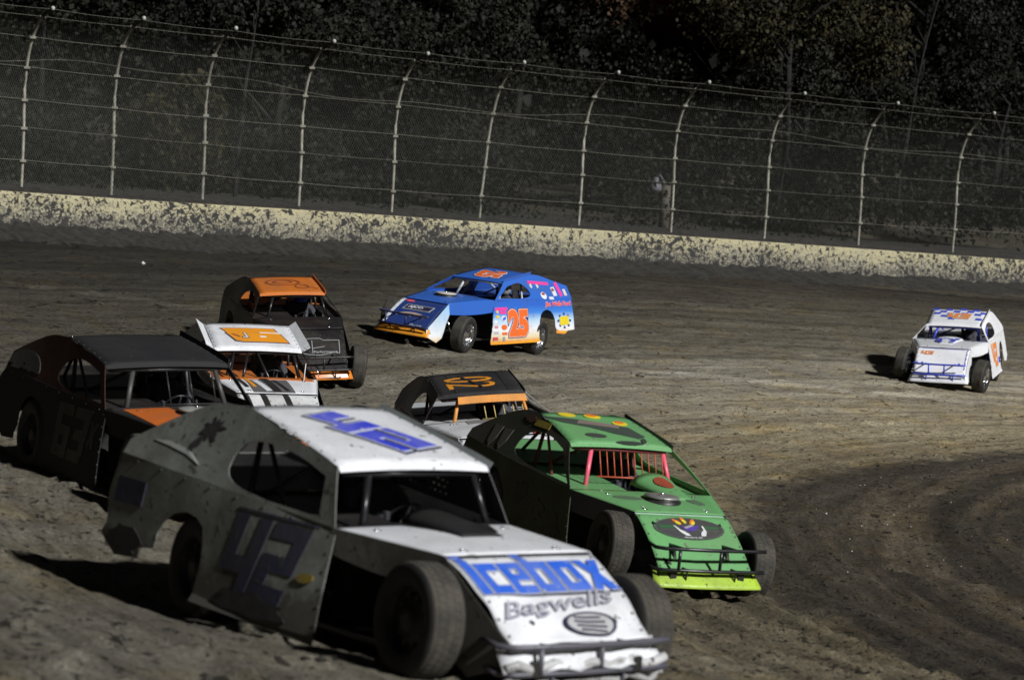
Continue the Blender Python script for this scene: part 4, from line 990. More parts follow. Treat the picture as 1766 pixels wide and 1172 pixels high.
# ------------------------------------------------------------------ 1: white 42
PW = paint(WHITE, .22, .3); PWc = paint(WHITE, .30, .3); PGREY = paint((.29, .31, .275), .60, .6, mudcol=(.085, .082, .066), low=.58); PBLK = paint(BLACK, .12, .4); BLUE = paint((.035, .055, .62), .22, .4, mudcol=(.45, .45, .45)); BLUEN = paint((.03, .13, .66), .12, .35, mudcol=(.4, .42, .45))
DNAVY = paint((.018, .020, .065), .75, .7, mudcol=(.038, .038, .046), low=.44); SPLAT = plain('mud_splat', (.022, .021, .019), .95, col2=(.035, .033, .028)); GOLD = paint((.30, .22, .03), .4, .5); OUT = paint((.02, .02, .06), .1, .5); SILV = paint((.42, .42, .47), .1, .4)
def splat(seed, n=22, j=.45):
    r = random.Random(seed); return [((.5-j*.5*r.random())*math.cos(2*math.pi*k/n), (.5-j*.5*r.random())*math.sin(2*math.pi*k/n)) for k in range(n)]
def art42_roof(mb, f, c):
    block(mb, f, '42', BLUE, -.56, .03, .78, .37, rad(30), outline=paint((.6, .62, .68), .1), outline2=OUT, shear=.12, ow=.16)
def art42_side(mb, f, c, sg):
    ax = (1, 1) if sg < 0 else (-1, 1)
    block(mb, f, '42', DNAVY, -.42, .53, .80, .50, 0, axes=ax, shear=.1, lift=.004)
    band(mb, f, DNAVY, -.80, .02, .80, .815); 
    shape(mb, f, REC, DNAVY, -2.1, .72, .36, .17, 0, axes=ax); shape(mb, f, splat(3), SPLAT, -2.05, .40, .55, .22); shape(mb, f, splat(5), SPLAT, -.35, .24, 1.1, .18)
    shape(mb, f, ELL, GOLD, .12, .50, .17, .06, .1, lift=.012)
def art42_sail(mb, f, c, sg):
    shape(mb, f, splat(11, 26, .7), SPLAT, -1.42, 1.24, .30, .20, .3); shape(mb, f, splat(12, 20, .7), SPLAT, -1.55, 1.13, .22, .10, .8)
    V = [(k/12, .03*math.sin(math.pi*k/12)*-1) for k in range(13)]; pal = paint((.55, .57, .53), .3, .5)
    shape(mb, f, [(-.5, .02), (-.2, .10), (.2, .10), (.5, -.05), (.2, .02), (-.2, .03)], pal, -1.72, 1.05, .62, .4, -.1)
def art42_hood(mb, f, c):
    shape(mb, f, [(-.5, -.30), (.5, -.2), (.5, .25), (-.5, .5)], PBLK, c.ax+.2, .06, .42, .9, lift=.006)
def art42_nose(mb, f, c):
    n = lambda u, v: f(u, v)
    def g(u, w): return f(u, -w)       # w up the slope
    block(mb, g, 'Icebox', BLUEN, -.0, -.25, 1.05, .50, 0, outline=paint((.46, .48, .54), .1, .4), shear=-.05, ow=.14, lift=.008)
    shape(mb, g, [(-.5, .1), (-.2, -.3), (.1, -.45), (.5, -.2), (.5, 0), (.1, -.2), (-.2, -.1)], OUT, -.0, -.515, 1.06, .05, lift=.012)
    text(mb, g, 'Bagwells', SILV, -.02, -.645, .92, .20, .14, bold=.0, outline=paint((.13, .13, .2), .1, .4), shear=.5, ow=.018, lift=.012)
    shape(mb, g, ELL, paint((.50, .50, .50), .2, .4), .13, -.85, .36, .22, .0, lift=.016); ring(mb, g, OUT, .13, -.85, .40, .25, .13, lift=.019)
    for k in range(4): shape(mb, g, REC, OUT, .13, -.785-.045*k, .24-.03*abs(k-1.5), .015, -.1, lift=.022)
def extra42(root, c, bld):
    mb = MB(); S = c; hf = c.hood()
    def sc(u, v): x = lerp(c.ax-.05, c.nx-.42, u); y = lerp(-.14, .24, v)*(1-.15*u); return (x, y, hf(x, y)[0][2]+.01+.09*(1-u)**.8*math.sin(math.pi*v)**.35)
    mb.grid(sc, 10, 12, PBLK); bld(mb, 'hood_scoop', None, .004)
    mb = MB(); pts = [(c.bx+.06, lerp(-.6, .62, k/14), c.bz-.12+.02*math.sin(k*1.9)) for k in range(15)]
    mb.tube(pts, .03, paint((.6, .6, .6), .5, .3), 8); mb.tube([(p[0]-.03, p[1], p[2]-.10+.02*math.sin(i*2.3)) for i, p in enumerate(pts)], .022, paint((.42, .42, .42), .6, .4), 8)
    bld(mb, 'crumpled_nose_lip')
make_car('w42', 'nearest white race car with blue 42 on the roof and Icebox across the nose', dict(
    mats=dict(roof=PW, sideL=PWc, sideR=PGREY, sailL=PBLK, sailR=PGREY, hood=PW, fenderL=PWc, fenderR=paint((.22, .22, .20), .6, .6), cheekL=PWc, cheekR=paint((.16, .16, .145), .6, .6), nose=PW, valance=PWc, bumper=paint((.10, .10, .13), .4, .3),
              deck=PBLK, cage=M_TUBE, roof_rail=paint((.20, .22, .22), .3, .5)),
    dent=.014, win_back=.09, rear_track=.66, wb=.93, tail_z=1.06, post=.10, rails=[(1, .035, paint((.20, .22, .22), .3, .5))], rail_out=.9, drop=(.16, .2),
    roof_art=art42_roof, side_art=art42_side, sail_art=art42_sail, hood_art=art42_hood, nose_art=art42_nose, extra=extra42, rims=(M_RIMD, M_RIMD), steer=rad(-4), rear_steer=rad(-8), axles=(1.33, -1.32), arch_dx=.10, arch_z=.9,
    bump_w=.64, bump_z=(.40, .24), dark_net=True, cleaner=None, driver=(helmat((.16, .16, .17)), M_VIS, 'driver in grey helmet inside the nearest white car with blue 42')))

# ------------------------------------------------------------------ 2: green
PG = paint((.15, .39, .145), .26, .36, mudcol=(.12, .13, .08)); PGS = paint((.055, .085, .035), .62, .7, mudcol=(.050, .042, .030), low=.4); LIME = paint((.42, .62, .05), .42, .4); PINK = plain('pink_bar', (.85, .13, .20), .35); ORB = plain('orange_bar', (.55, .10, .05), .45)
DG = paint((.06, .062, .06), .15, .4); DG2 = paint((.085, .09, .085), .1, .4); YEL = paint((.80, .62, .03), .05, .4); ORG = paint((.75, .20, .03), .1, .4); PUR = paint((.09, .05, .34), .05, .4); DRED = paint((.33, .06, .03), .15, .5)
def artg_roof(mb, f, c):
    g = lambda a, b: f(-.62-b, a)        # a across (car left +), b back to front reversed
    for x, y, r in ((-.24, .42, -.1), (.06, .40, 0), (.30, .20, .3)):
        shape(mb, g, ELL, YEL, x-.0, y, .20, .13, r, lift=.010); 
        if x > -.2: shape(mb, g, ELL, ORG, x+.0, y+.03, .12, .09, r, lift=.013)
    shape(mb, g, [(-.62, .36), (-.3, .30), (.1, .16), (.42, .06), (.5, -.24), (.38, -.32), (.1, -.20), (-.15, -.02), (-.45, .14)], paint((.055, .075, .06), .1, .4), -.02, .02, .86, .9, lift=.008)
    shape(mb, g, [(-.5, -.1), (-.4, .5), (.5, .15), (.42, -.5)], paint((.24, .18, .16), .1, .4), .0, .12, .50, .16, -.1, lift=.012)
    shape(mb, g, ELL, paint((.05, .06, .05), .1, .4), -.20, -.24, .24, .12, -.15, lift=.008); shape(mb, g, ELL, paint((.05, .06, .05), .1, .4), .12, -.42, .34, .10, .05, lift=.008); shape(mb, g, ELL, paint((.05, .06, .05), .1, .4), .33, -.33, .06, .15, -.4, lift=.010)
def artg_nose(mb, f, c):
    def g(u, w): return f(u, -w)
    shape(mb, g, ELL, DG, .0, -.30, .80, .40, lift=.008); ring(mb, g, DG2, .0, -.30, .80, .40, .07, lift=.011)
    band(mb, g, DG2, -.34, .34, -.345, -.325, .011); 
    for x in (-.24, .24): shape(mb, g, REC, paint((.04, .12, .05), .1), x, -.28, .20, .05, lift=.011)
    for x, y, r in ((-.11, -.195, .75), (-.03, -.165, .2), (.065, -.19, -.5)):
        shape(mb, g, ELL, ORG, x, y+.01, .045, .12, r, lift=.014); shape(mb, g, ELL, YEL, x+.005, y-.015, .04, .075, r, lift=.017)
    shape(mb, g, [(-.5, .35), (-.15, .05), (.5, .5), (.4, .0), (.05, -.5), (-.3, -.3)], PUR, .01, -.30, .22, .12, lift=.014); shape(mb, g, REC, paint((.35, .33, .36), .05), -.0, -.275, .12, .03, .5, lift=.017)
    shape(mb, g, [(-.5, .5), (-.38, .45), (-.1, .05), (.3, -.2), (.5, -.5), (.15, -.5), (-.2, -.15)], PW, -.10, -.35, .15, .18, lift=.018); shape(mb, g, [(.5, .5), (.3, .5), (.35, .1), (-.1, -.2), (-.2, -.5), (.3, -.5), (.6, -.1)], PW, .115, -.35, .10, .18, lift=.018)
    text(mb, g, 'Hartford, SD', PW, .0, -.465, .20, .028, lift=.012)
    band(mb, g, paint((.55, .75, .62), .1, .2), -c.nw*.98, c.nw*.98, -.012, .008, .006)
    for s, (x, y, a, b) in enumerate(((-.40, -.86, .14, .16), (.28, -.80, .07, .06))): shape(mb, g, splat(30+s, 18, .8), SPLAT, x, y, a, b, lift=.007)
def artg_hood(mb, f, c):
    g = lambda a, b: f(c.nx-.35-b, a)
    shape(mb, g, ELL, paint((.11, .19, .11), .25), -.36, .12, .30, .14, -.45, lift=.006); shape(mb, g, ELL, paint((.11, .19, .11), .25), .40, .08, .16, .26, .3, lift=.006)
    for x, y in ((-.35, -.2), (.35, -.2), (-.5, .45)): shape(mb, g, ELL, paint((.5, .5, .45), .2), x, y, .03, .03, lift=.008)
def artg_sail(mb, f, c, sg):
    if sg > 0: return
    for x in (-1.75, -1.5): shape(mb, f, [(-.5, .5), (.5, .5), (.42, -.1), (.1, -.5), (-.3, -.3)], paint((.10, .10, .085), .5, .7), x, 1.06, .20, .22)
    shape(mb, f, splat(41), paint((.10, .045, .03), .4), -1.2, 1.33, .3, .1)
    band(mb, f, paint((.38, .30, .04), .35), -1.06, -.72, c.roofz(-.9)-.085, c.roofz(-.9)-.02, .006)
def artg_side(mb, f, c, sg):
    g = paint((.085, .09, .04), .8, .7, mudcol=(.05, .045, .035))
    for k in range(3): shape(mb, f, splat(50+k, 24, .6), g, -.7+.45*k, .62-.1*k, .5, .3)
make_car('green', 'bright green race car with pink cage bars and dark oval emblem on the nose', dict(
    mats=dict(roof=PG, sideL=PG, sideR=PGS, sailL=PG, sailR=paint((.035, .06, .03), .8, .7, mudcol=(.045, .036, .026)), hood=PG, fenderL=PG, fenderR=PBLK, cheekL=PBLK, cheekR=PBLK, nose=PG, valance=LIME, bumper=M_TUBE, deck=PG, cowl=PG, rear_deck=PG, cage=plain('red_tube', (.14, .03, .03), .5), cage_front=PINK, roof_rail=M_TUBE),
    roof_art=artg_roof, nose_art=artg_nose, hood_art=artg_hood, sail_art=artg_sail, side_art=artg_side, cleaner=(.84, .0, .18, paint((.45, .44, .42), .3, .3, metal=.6), M_BLK), bars=(-.24, .50, 10, ORB, .72), win_back=.16, legs=((-.33, -.42), (.52, .60)), valance_out=.13,
    scoop=(.05, .78, .30, .26, .13, PG), scoop_art=lambda mb, sc, c: mb.add([Vector(sc(.36+.20*math.cos(k*math.pi/8), .5+.24*math.sin(k*math.pi/8)))+Vector((.004, 0, .010)) for k in range(16)]+[Vector(sc(.36, .5))+Vector((.004, 0, .016))], [(k, (k+1) % 16, 16) for k in range(16)], DRED),
    rails=[(1, .045, M_TUBE)], bump_w=.62, post=.06, rims=(M_RIMD, M_RIMD), steer=rad(-5),
    window=None, driver=(helmat((.10, .10, .10)), M_VIS, 'driver in grey helmet behind the red bars of the green car')))

# ------------------------------------------------------------------ 3: blue 25
PB = paint((.035, .14, .55), .10, .28); GR = [(.18, (.75, .32, .06)), (.26, (.78, .66, .40)), (.42, (.82, .83, .86)), (.58, (.48, .68, .88)), (.72, (.06, .24, .72)), (.86, (.035, .14, .58))]
PBG = paint((.1, .2, .6), .08, .28, grad=GR); ORS = paint((.90, .36, .03), .12, .35); ORR = paint((.85, .16, .03), .05, .35); MAG = paint((.85, .06, .33), .05, .35); DB = paint((.018, .045, .20), .12, .3)
def art25_roof(mb, f, c):
    g = lambda a, b: f(-.66+a, b)
    text(mb, g, '25', ORR, .02, .0, .66, .52, .25, bold=.055, outline=paint((.7, .7, .72), .1), outline2=DB, ow=.03)
def art25_side(mb, f, c, sg):
    ax = (1, 1) if sg < 0 else (-1, 1)
    text(mb, f, '25', ORR, -.42, .53, .72, .52, 0, bold=.06, axes=ax, outline=paint((.85, .5, .4), .1), outline2=DB, ow=.025)
    shape(mb, f, REC, MAG, .16, .80, .42, .06, 0, axes=ax); shape(mb, f, REC, MAG, .10, .735, .22, .05, axes=ax)
    for k, (x, z, w, h, m) in enumerate(((.30, .66, .10, .05, YEL), (.30, .75, .09, .06, paint((.7, .5, .3), .1)), (.38, .56, .12, .06, PW), (.08, .62, .20, .11, PW), (.10, .46, .20, .10, ORR), (.38, .47, .12, .05, paint((.7, .3, .3), .1)), (.40, .36, .16, .05, paint((.5, .5, .5), .1)), (.10, .34, .18, .05, ORR), (.44, .25, .18, .06, paint((.6, .08, .08), .1)), (.14, .24, .08, .08, paint((.3, .3, .3), .1)))):
        shape(mb, f, ELL if k in (3, 4, 1) else REC, m, x, z, w, h, 0, .008, ax)
    shape(mb, f, ELL, BLUEN, .08, .62, .13, .06, .3, .011, ax)
    text(mb, f, 'Jim Wells Ford', paint((.85, .10, .08), .05), -1.92, .86, .98, .12, 0, bold=.03, axes=ax, outline=paint((.75, .75, .8), .1), ow=.02)
    shape(mb, f, REC, YEL, -2.12, .54, .34, .17, .05, .010, ax)
    for k in range(8): th = k*math.pi/4; shape(mb, f, REC, DB, -2.12+.22*math.cos(th), .54+.13*math.sin(th), .06, .045, 0, .008, ax)
def art25_sail(mb, f, c, sg):
    ax = (1, 1) if sg < 0 else (-1, 1); LB = paint((.75, .78, .82), .1)
    shape(mb, f, REC, MAG, -1.42, 1.26, .72, .055, -.05, axes=ax); shape(mb, f, ELL, LB, -1.45, 1.03, .20, .13, 0, axes=ax); shape(mb, f, ELL, DRED, -1.45, 1.06, .12, .05, 0, .011, ax)
    shape(mb, f, REC, LB, -1.88, 1.10, .14, .16, .1, axes=ax); shape(mb, f, REC, DRED, -1.86, 1.13, .09, .05, .1, .011, ax); shape(mb, f, REC, MAG, -2.08, 1.14, .11, .26, .25, axes=ax); shape(mb, f, REC, paint((.7, .6, .5), .1), -2.28, 1.08, .10, .12, axes=ax); shape(mb, f, REC, LB, -1.7, .98, .16, .05, axes=ax)
    for x in (-1.02, -1.25): shape(mb, f, REC, paint((.65, .70, .62), .1), x-.1, 1.21, .07, .07, .3, axes=ax)
    shape(mb, f, REC, paint((.05, .16, .42), .1), -1.35, 1.15, .55, .02, 0, axes=ax)
def art25_nose(mb, f, c):
    def g(u, w): return f(u, -w)
    V = paint((.75, .80, .84), .08, .3)
    band(mb, g, V, -c.nw, -c.nw+.07, -.98, -.03, .006, 8)
    shape(mb, g, [(-.5, .5), (.5, .5), (.44, -.5), (-.56, -.5)], paint((.5, .52, .5), .1), .04, -.36, .62, .19, lift=.008); shape(mb, g, [(-.5, .5), (.5, .5), (.44, -.5), (-.56, -.5)], paint((.025, .02, .06), .1), .04, -.36, .58, .155, lift=.011)
    text(mb, g, 'AJCO', V, -.05, -.36, .33, .10, 0, bold=.02, shear=.2, lift=.015)
    shape(mb, g, ELL, paint((.8, .10, .16), .05), -.30, -.12, .19, .09, lift=.008)
    a = [(math.cos(t)*.5, math.sin(t)*.5) for t in np.linspace(2.9, .3, 12)]; b = [(math.cos(t)*.42-.04, math.sin(t)*.34) for t in np.linspace(.3, 2.9, 12)]
    shape(mb, g, a+b, paint((.45, .36, .28), .1), .0, -.72, .72, .36, lift=.008); text(mb, g, 'Racing', paint((.42, .34, .30), .1), -.14, -.66, .36, .07, lift=.011, shear=.3)
    text(mb, g, 'Electric', paint((.4, .45, .5), .1), .26, -.93, .28, .07, lift=.011)
def art25_hood(mb, f, c):
    pass
make_car('blue', 'blue race car with orange 25 on its door sliding sideways in front of the wall', dict(
    mats=dict(roof=PB, sideL=PBG, sideR=PBG, sailL=PB, sailR=PB, hood=PB, fenderL=PB, fenderR=PB, cheekL=paint((.7, .8, .88), .12, .3, grad=[(.12, (.85, .55, .2)), (.3, (.80, .82, .84)), (.8, (.35, .60, .85))]), cheekR=PB, nose=DB, valance=ORS, bumper=paint((.02, .025, .09), .2), deck=paint((.04, .10, .35), .3), cage=paint((.55, .58, .62), .2), skirt=ORS),
    roof_art=art25_roof, side_art=art25_side, sail_art=art25_sail, nose_art=art25_nose, cleaner=(.78, -.05, .20, paint((.62, .60, .52), .3, .4), M_BLK), steer=rad(8), rear_steer=rad(9), axles=(1.34, -1.36), drop=(.22, .2), wb=.95, tail_z=1.20, tail_x=-2.46, arch_dx=-.03, tail_pts=[(-2.46, .965), (-2.48, .8), (-2.49, .6), (-2.48, .36), (-2.2, .34), (-1.95, .34), (-1.82, .38)],
    driver=(helmat((.30, .31, .30)), M_VIS, 'driver in pale grey helmet seen through the side window of the blue car')))

# ------------------------------------------------------------------ 4: far white 43
BL2 = paint((.05, .08, .60), .05, .35); OR3 = paint((.88, .28, .06), .05, .35)
def art43_roof(mb, f, c):
    g = lambda a, b: f(-.62-b, a); r = random.Random(4)
    for i in range(8):
        for j in range(5):
            x = -.52+i*.145; y = .50-j*.155-.03*math.sin(i)
            if (i+j) % 2 == 0 and (j < 3 or abs(i-3.5) < 3 and j == 3 and i % 3 == 1 or (j == 4 and i in (2, 4, 6))): shape(mb, g, [(-.5, -.45), (.5, -.5), (.55, .45), (-.45, .5)], BL2, x+.03*j, y, .14, .13, lift=.007)
    block(mb, g, '43', OR3, .03, .02, .46, .34, 0, outline=paint((.5, .48, .42), .1), shear=.1, lift=.012, ow=.3)
def art43_nose(mb, f, c):
    def g(u, w): return f(u, -w)
    block(mb, g, '43', OR3, -.32, -.24, .25, .14, 0, outline=paint((.4, .35, .4), .1), ow=.15, shear=.12)
    for x in (-.38, .38): shape(mb, g, ELL, BL2, x, -.60, .045, .04)
    shape(mb, g, REC, BL2, .0, -.04, .9, .014, lift=.007); shape(mb, g, REC, BL2, .50, -.4, .012, .8, lift=.007)
def art43_side(mb, f, c, sg):
    ax = (1, 1) if sg < 0 else (-1, 1); block(mb, f, '43', OR3, -.35, .56, .74, .48, 0, outline=paint((.6, .5, .4), .1), axes=ax); shape(mb, f, REC, BL2, -1.0, .40, .22, .12, axes=ax)
def art43_hood(mb, f, c):
    g = lambda a, b: f(c.ax+.42-b, a)
    for x, y in ((-.06, .26), (.06, .17), (-.18, .17), (.18, .26), (.12, .02), (.12, -.10)): shape(mb, g, REC, BL2, x, y, .11, .09, lift=.05)
    shape(mb, g, [(-.5, .5), (-.1, .5), (0, -.5), (-.35, -.2)], BL2, -.10, .0, .36, .30, lift=.03)
make_car('w43', 'white race car with blue checkers and orange 43 alone on the far right', dict(
    mats=dict(roof=paint((.88, .88, .9), .03, .3), sideL=paint((.88, .88, .9), .06, .3), sideR=paint(WHITE, .2, .3), sailL=paint((.88, .88, .9), .06, .3), sailR=paint(WHITE, .15, .3), hood=paint((.70, .71, .72), .05, .3), fenderL=PW, fenderR=PW, cheekL=PW, cheekR=PW, nose=paint((.88, .88, .9), .03, .3), valance=PW, bumper=BL2, deck=paint((.10, .11, .13), .2), rear_deck=paint((.6, .6, .6), .2), cage=BL2),
    roof_art=art43_roof, nose_art=art43_nose, side_art=art43_side, hood_art=art43_hood, scoop=(.28, .98, -.02, .30, .07, paint(WHITE, .05, .3)), steer=rad(-8), wb=.93, bump_posts=(-.2, .12), bump_w=.56,
    driver=(helmat((.06, .06, .06)), M_VIS, 'driver in black helmet inside the far white car with orange 43')))

# ------------------------------------------------------------------ 5: orange roof 18
PO = paint((.62, .17, .02), .28, .4); PK = paint((.014, .013, .014), .2, .35); LIN = paint((.34, .35, .35), .1, .4)
def art18_roof(mb, f, c):
    g = lambda a, b: f(-.62+a*1, b); B_ = paint((.30, .075, .02), .3)
    ring(mb, g, B_, -.10, -.05, .42, .62, .16); ring(mb, g, B_, -.12, -.05, .22, .36, .25); ring(mb, g, B_, .16, .24, .26, .26, .22); shape(mb, g, [(-.5, -.5), (.5, .5), (.3, .6)], B_, .2, .34, .2, .3)
def art18_nose(mb, f, c):
    def g(u, w): return f(u, -w)
    def line(p, q, w=.012):
        d = Vector((q[0]-p[0], q[1]-p[1])); L_ = d.length; shape(mb, g, REC, LIN, (p[0]+q[0])/2, (p[1]+q[1])/2, L_, w, math.atan2(d.y, d.x), lift=.008)
    pts = [(-.22, -.30), (-.02, -.26), (.14, -.26), (.20, -.31), (.46, -.31), (.43, -.62), (.34, -.60), (.10, -.66), (-.10, -.64), (-.22, -.60)]
    for p, q in zip(pts, pts[1:]): line(p, q)
    line((-.0, -.31), (-.02, -.62)); line((-.02, -.50), (.2, -.46))
    text(mb, g, '18', LIN, -.24, -.40, .26, .20, 0, bold=.03, lift=.010)
    text(mb, g, 'Performance', LIN, .20, -.585, .40, .05, 0, bold=.02, lift=.010)
def extra18(root, c, bld):
    mb = MB(); S = c
    mb.add([(-.5, -.60, 1.02), (-1.0, -.60, 1.04), (-1.0, -.60, .86), (-.6, -.60, .86)], [(0, 1, 2, 3)], PO); mb.add([(-1.0, -.58, 1.10), (-1.0, .0, 1.10), (-1.02, -.1, 1.0), (-1.02, -.58, 1.0)], [(0, 1, 2, 3)], PO)
    bld(mb, 'cockpit_panel', None, .01)
make_car('o18', 'black race car with orange roof and white outlined 18 flag on the nose', dict(
    mats=dict(roof=PO, sideL=PK, sideR=PK, sailL=PK, sailR=PK, hood=PK, fenderL=PK, fenderR=PK, cheekL=PK, cheekR=PK, nose=PK, valance=paint((.75, .22, .02), .1, .3), bumper=PK, deck=PK, cowl=PO, rear_deck=PO, cage=M_TUBE, skirt=PK),
    roof_art=art18_roof, nose_art=art18_nose, extra=extra18, steer=rad(-6), rims=(M_RIMD, M_RIMD), valance_out=.06,
    driver=(helmat((.05, .08, .45)), M_VIS, 'driver in blue helmet under the orange roof')))

# ------------------------------------------------------------------ 6: white roof with orange 15
OR5 = paint((.85, .33, .02), .03, .4); NAVY = paint((.03, .03, .10), .1)
def art15_roof(mb, f, c):
    g = lambda a, b: f(-.64-b, a)        # a to the car's left, b to the rear
    for m, e, l in ((NAVY, .018, .006), (OR5, 0, .009)):
        shape(mb, g, [(-.40-e, .24+e), (.34+e, .26+e), (.38+e, .10-e), (-.34, .06)], m, lift=l); shape(mb, g, [(-.36-e, .075), (.40+e, .06), (.47+e, -.27-e), (-.16, -.28-e), (-.26-e, -.24-e)], m, lift=l)
    shape(mb, g, [(.10, .085), (.40, .10), (.40, .06), (.12, .06)], PW, lift=.012); shape(mb, g, [(-.13, .04), (-.085, .04), (-.055, -.15), (-.16, -.15), (-.16, -.10), (-.11, -.10)], NAVY, lift=.012)
    shape(mb, g, [(-.12, .03), (-.095, .03), (-.07, -.135), (-.15, -.135), (-.15, -.115), (-.10, -.115)], PW, lift=.015); shape(mb, g, [(.09, -.06), (.18, -.06), (.19, -.11), (.10, -.11)], PW, lift=.012); shape(mb, g, [(-.30, .0), (-.26, .0), (-.17, -.10), (-.2, -.12)], DRED, lift=.012)
def art15_nose(mb, f, c):
    def g(u, w): return f(u, -w)
    for x in (-.38, -.14, .16): shape(mb, g, REC, PK, x, -.45, .08, .9, .12)
def art15_hood(mb, f, c):
    band(mb, f, PO, c.ax, c.ax+.16, -.66, .66, .006); band(mb, f, paint((.13, .13, .135), .5), c.ax+.22, c.nx-.02, -.30, .26, .006)
    g = lambda a, b: f(c.nx-.4-b, a)
    for x in (-.38, -.28): shape(mb, g, [(-.3, .5), (.1, .5), (.5, -.5), (.1, -.5)], OR5 if x > -.3 else PK, x, .12, .12, .5, lift=.009)
    shape(mb, g, [(-.4, .5), (.1, .5), (.5, -.5), (0, -.5)], PK, -.02, 0, .2, .7, lift=.012); shape(mb, g, REC, PW, -.14, -.05, .08, .55, .2, lift=.012); shape(mb, g, REC, PK, .12, -.05, .05, .55, .2, lift=.012)
def extra15(root, c, bld):
    mb = MB()
    for y, x2 in ((-.32, .18), (-.12, -.16), (-.02, .02)): mb.tube([(c.rfx-.05, y, c.rfz-.02), (c.ax-.1+x2*.3, y-.14 if y < -.1 else y+.1, c.az+.0)], .018, M_TUBE)
    bld(mb, 'roof_struts')
    mb = MB()
    mb.tube([(c.rfx, c.rfw+.02, c.rfz+.05), (c.rfx+.25, c.rfw+.14, c.rfz-.02), (c.ax+.05, c.aw+.02, c.az+.0)], .004, M_CHR, 5); bld(mb, 'antenna')
    mb = MB()
    mb.add([(c.ax-.10, .56, c.az+.0), (c.ax+.22, .50, c.az-.02), (c.ax-.16, .60, c.az+.2)], [(0, 1, 2)], PW); bld(mb, 'cowl_fin', None, .01)
make_car('w5', 'white and orange race car with flared white roof rails and orange roof number', dict(
    mats=dict(roof=paint(WHITE, .22, .35), sideL=PK, sideR=PK, sailL=PK, sailR=paint((.45, .46, .47), .3), hood=PW, fenderL=paint((.7, .7, .7), .3), fenderR=PK, cheekL=PK, cheekR=PK, nose=paint((.72, .72, .72), .4), valance=PO, bumper=PK, deck=paint((.55, .16, .03), .25), cowl=paint((.62, .20, .03), .2), rear_deck=paint((.55, .2, .07), .3), cage=M_TUBE),
    roof_art=art15_roof, hood_art=art15_hood, nose_art=art15_nose, extra=extra15, rails=[(1, .065, paint(WHITE, .1, .3)), (-1, .065, paint(WHITE, .1, .3))], rail_out=1.7, post=.04, rims=(M_RIMD, M_RIMD),
    driver=(helmat((.02, .02, .02)), M_VIS, 'driver in black helmet under the white roof with raised rails')))

# ------------------------------------------------------------------ 7: dark 63
PD = paint((.012, .011, .010), .4, .75, mudcol=(.026, .023, .019)); PO7 = paint((.60, .14, .02), .22, .4); RUST = paint((.06, .018, .010), .45, .7, mudcol=(.03, .024, .018)); GY = paint((.085, .085, .075), .55, .7, mudcol=(.04, .036, .03))
def art63_side(mb, f, c, sg):
    ax = (1, 1) if sg < 0 else (-1, 1); block(mb, f, '63', GY, -.34, .56, .80, .50, 0, axes=ax); text(mb, f, 'x', GY, .17, .60, .20, .24, 0, bold=.05, axes=ax)
def art63_sail(mb, f, c, sg):
    shape(mb, f, chaikin([(-.6, -.2), (-.5, .3), (-.2, .5), (.35, .35), (.6, -.25), (.3, -.2), (-.2, .1)], 2), GY, -1.85, 1.04, .75, .28)
    for k in range(2): shape(mb, f, splat(80+k, 20, .5), GY, -2.05+.3*k, 1.02, .4, .12)
def art63_hood(mb, f, c):
    band(mb, f, PO7, c.ax+.02, c.nx-.02, -.50, -.16, .006); shape(mb, f, [(-.5, -.5), (.5, -.2), (.5, .5), (-.5, .5)], PO7, c.ax+.46, -.52, .86, .18, lift=.006); band(mb, f, PO7, c.ax+.10, c.nx-.02, .34, .56, .006)
    band(mb, f, PD, c.ax-.0, c.ax+.08, -.70, .70, .008)
make_car('k63', 'dark muddy race car with black roof and orange hood stripes at left', dict(
    mats=dict(roof=paint((.009, .009, .010), .12, .75, mudcol=(.03, .028, .024)), sideL=PD, sideR=PD, sailL=PK, sailR=RUST, hood=PD, fenderL=PD, fenderR=PD, cheekL=PD, cheekR=PD, nose=PD, valance=PO7, bumper=M_TUBE, deck=PK, cage=paint((.02, .02, .02), .2), cage_front=paint((.06, .06, .06), .3)),  # roof and cage colours lowered to imitate light falling off at left
    side_art=art63_side, sail_art=art63_sail, hood_art=art63_hood, cleaner=(.74, -.02, .17, paint((.36, .36, .33), .3, .5), M_BLK), rims=(M_RIMD, M_RIMD), tail_z=1.12, post=.07, bars=(.0, .46, 3, paint((.03, .03, .03), .2), .9),
    tail_pts=[(-2.30, .965), (-2.46, .85), (-2.52, .70), (-2.42, .42), (-2.15, .30), (-1.95, .30), (-1.82, .36)],
    driver=(helmat((.03, .03, .04)), M_VIS, 'driver in dark helmet inside the dark muddy car at left')))

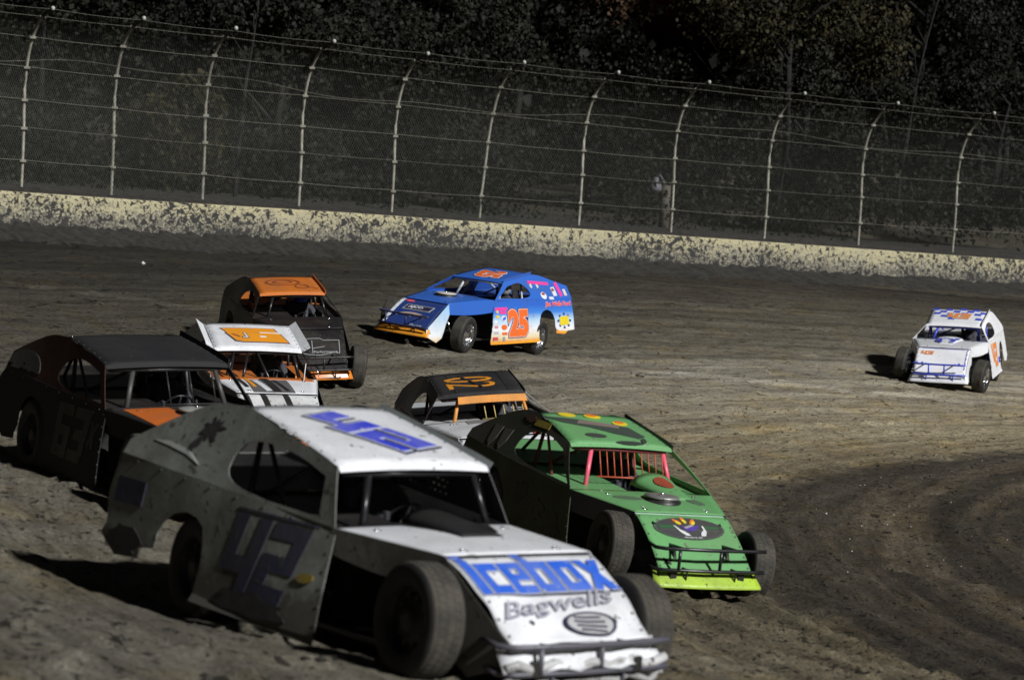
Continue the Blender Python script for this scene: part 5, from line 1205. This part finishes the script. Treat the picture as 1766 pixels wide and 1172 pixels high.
# ------------------------------------------------------------------ 8: black roof 02
PKR = paint((.020, .020, .022), .2, .45); OV = paint((.80, .33, .07), .30, .5); OT = paint((.78, .30, .02), .1, .4)
def art20_roof(mb, f, c):
    text(mb, f, '02', OT, -.60, -.06, .50, .62, 0, bold=-.012, shear=0)
    g = lambda a, b: f(-.60+a, b-.06)
    shape(mb, g, REC, PKR, .0, .02, .62, .035, .35, lift=.012)
    for y in (.26, -.40): shape(mb, f, REC, paint((.03, .03, .033), .2), -.62, y+.1, .9, .006, 0, lift=.006)
def art20_hood(mb, f, c):
    band(mb, f, paint((.25, .25, .26), .3), c.ax+.0, c.ax+.28, -.3, .7, .006); g = lambda a, b: f(c.nx-.3-b, a)
    shape(mb, g, ELL, BL2, -.1, -.15, .06, .02, lift=.008); shape(mb, g, [(-.5, .5), (0, .5), (.5, -.5), (0, -.5)], paint((.5, .03, .03), .1), .38, -.2, .12, .25, lift=.008); shape(mb, g, [(-.5, .5), (0, .5), (.5, -.5), (0, -.5)], YEL, .46, -.2, .08, .22, lift=.01); shape(mb, g, REC, BL2, .36, .05, .05, .2, lift=.008)
def art20_nose(mb, f, c):
    def g(u, w): return f(u, -w)
    shape(mb, g, [(-.5, .5), (-.1, .5), (.5, -.5), (.1, -.5)], paint((.5, .03, .03), .1), -.40, -.2, .12, .3)
    for k in range(4): shape(mb, g, REC, paint((.25, .25, .25), .2), .20, -.5-.07*k, .3, .02)
make_car('k20', 'white race car with black roof and orange 02 between the 42 and green cars', dict(
    mats=dict(roof=PKR, sideL=PKR, sideR=PKR, sailL=paint((.62, .63, .64), .15), sailR=PKR, hood=paint((.66, .67, .68), .25), fenderL=PW, fenderR=PW, cheekL=PW, cheekR=PW, nose=PW, valance=OT, bumper=PK, deck=paint((.62, .63, .64), .2), cowl=paint((.3, .3, .3), .3), rear_deck=paint((.60, .61, .62), .15), cage=paint((.05, .02, .02), .3), cage_front=OV),
    roof_art=art20_roof, hood_art=art20_hood, nose_art=art20_nose, visor=OV, visor_drop=.085, visor_y=(-.30, .56), legs=((-.29, -.38), (.52, .58)), bars=(.02, .50, 5, paint((.55, .45, .15), .2), .9), bar_r=.008, bar_t=.3, rims=(M_RIMD, M_RIMD), rails=[(1, .03, PKR)], tail_z=1.15, post=.05, drop=(.12, .2),
    driver=(helmat((.05, .05, .05)), M_VIS, 'driver in black helmet behind the bars under the black roof with orange 02')))
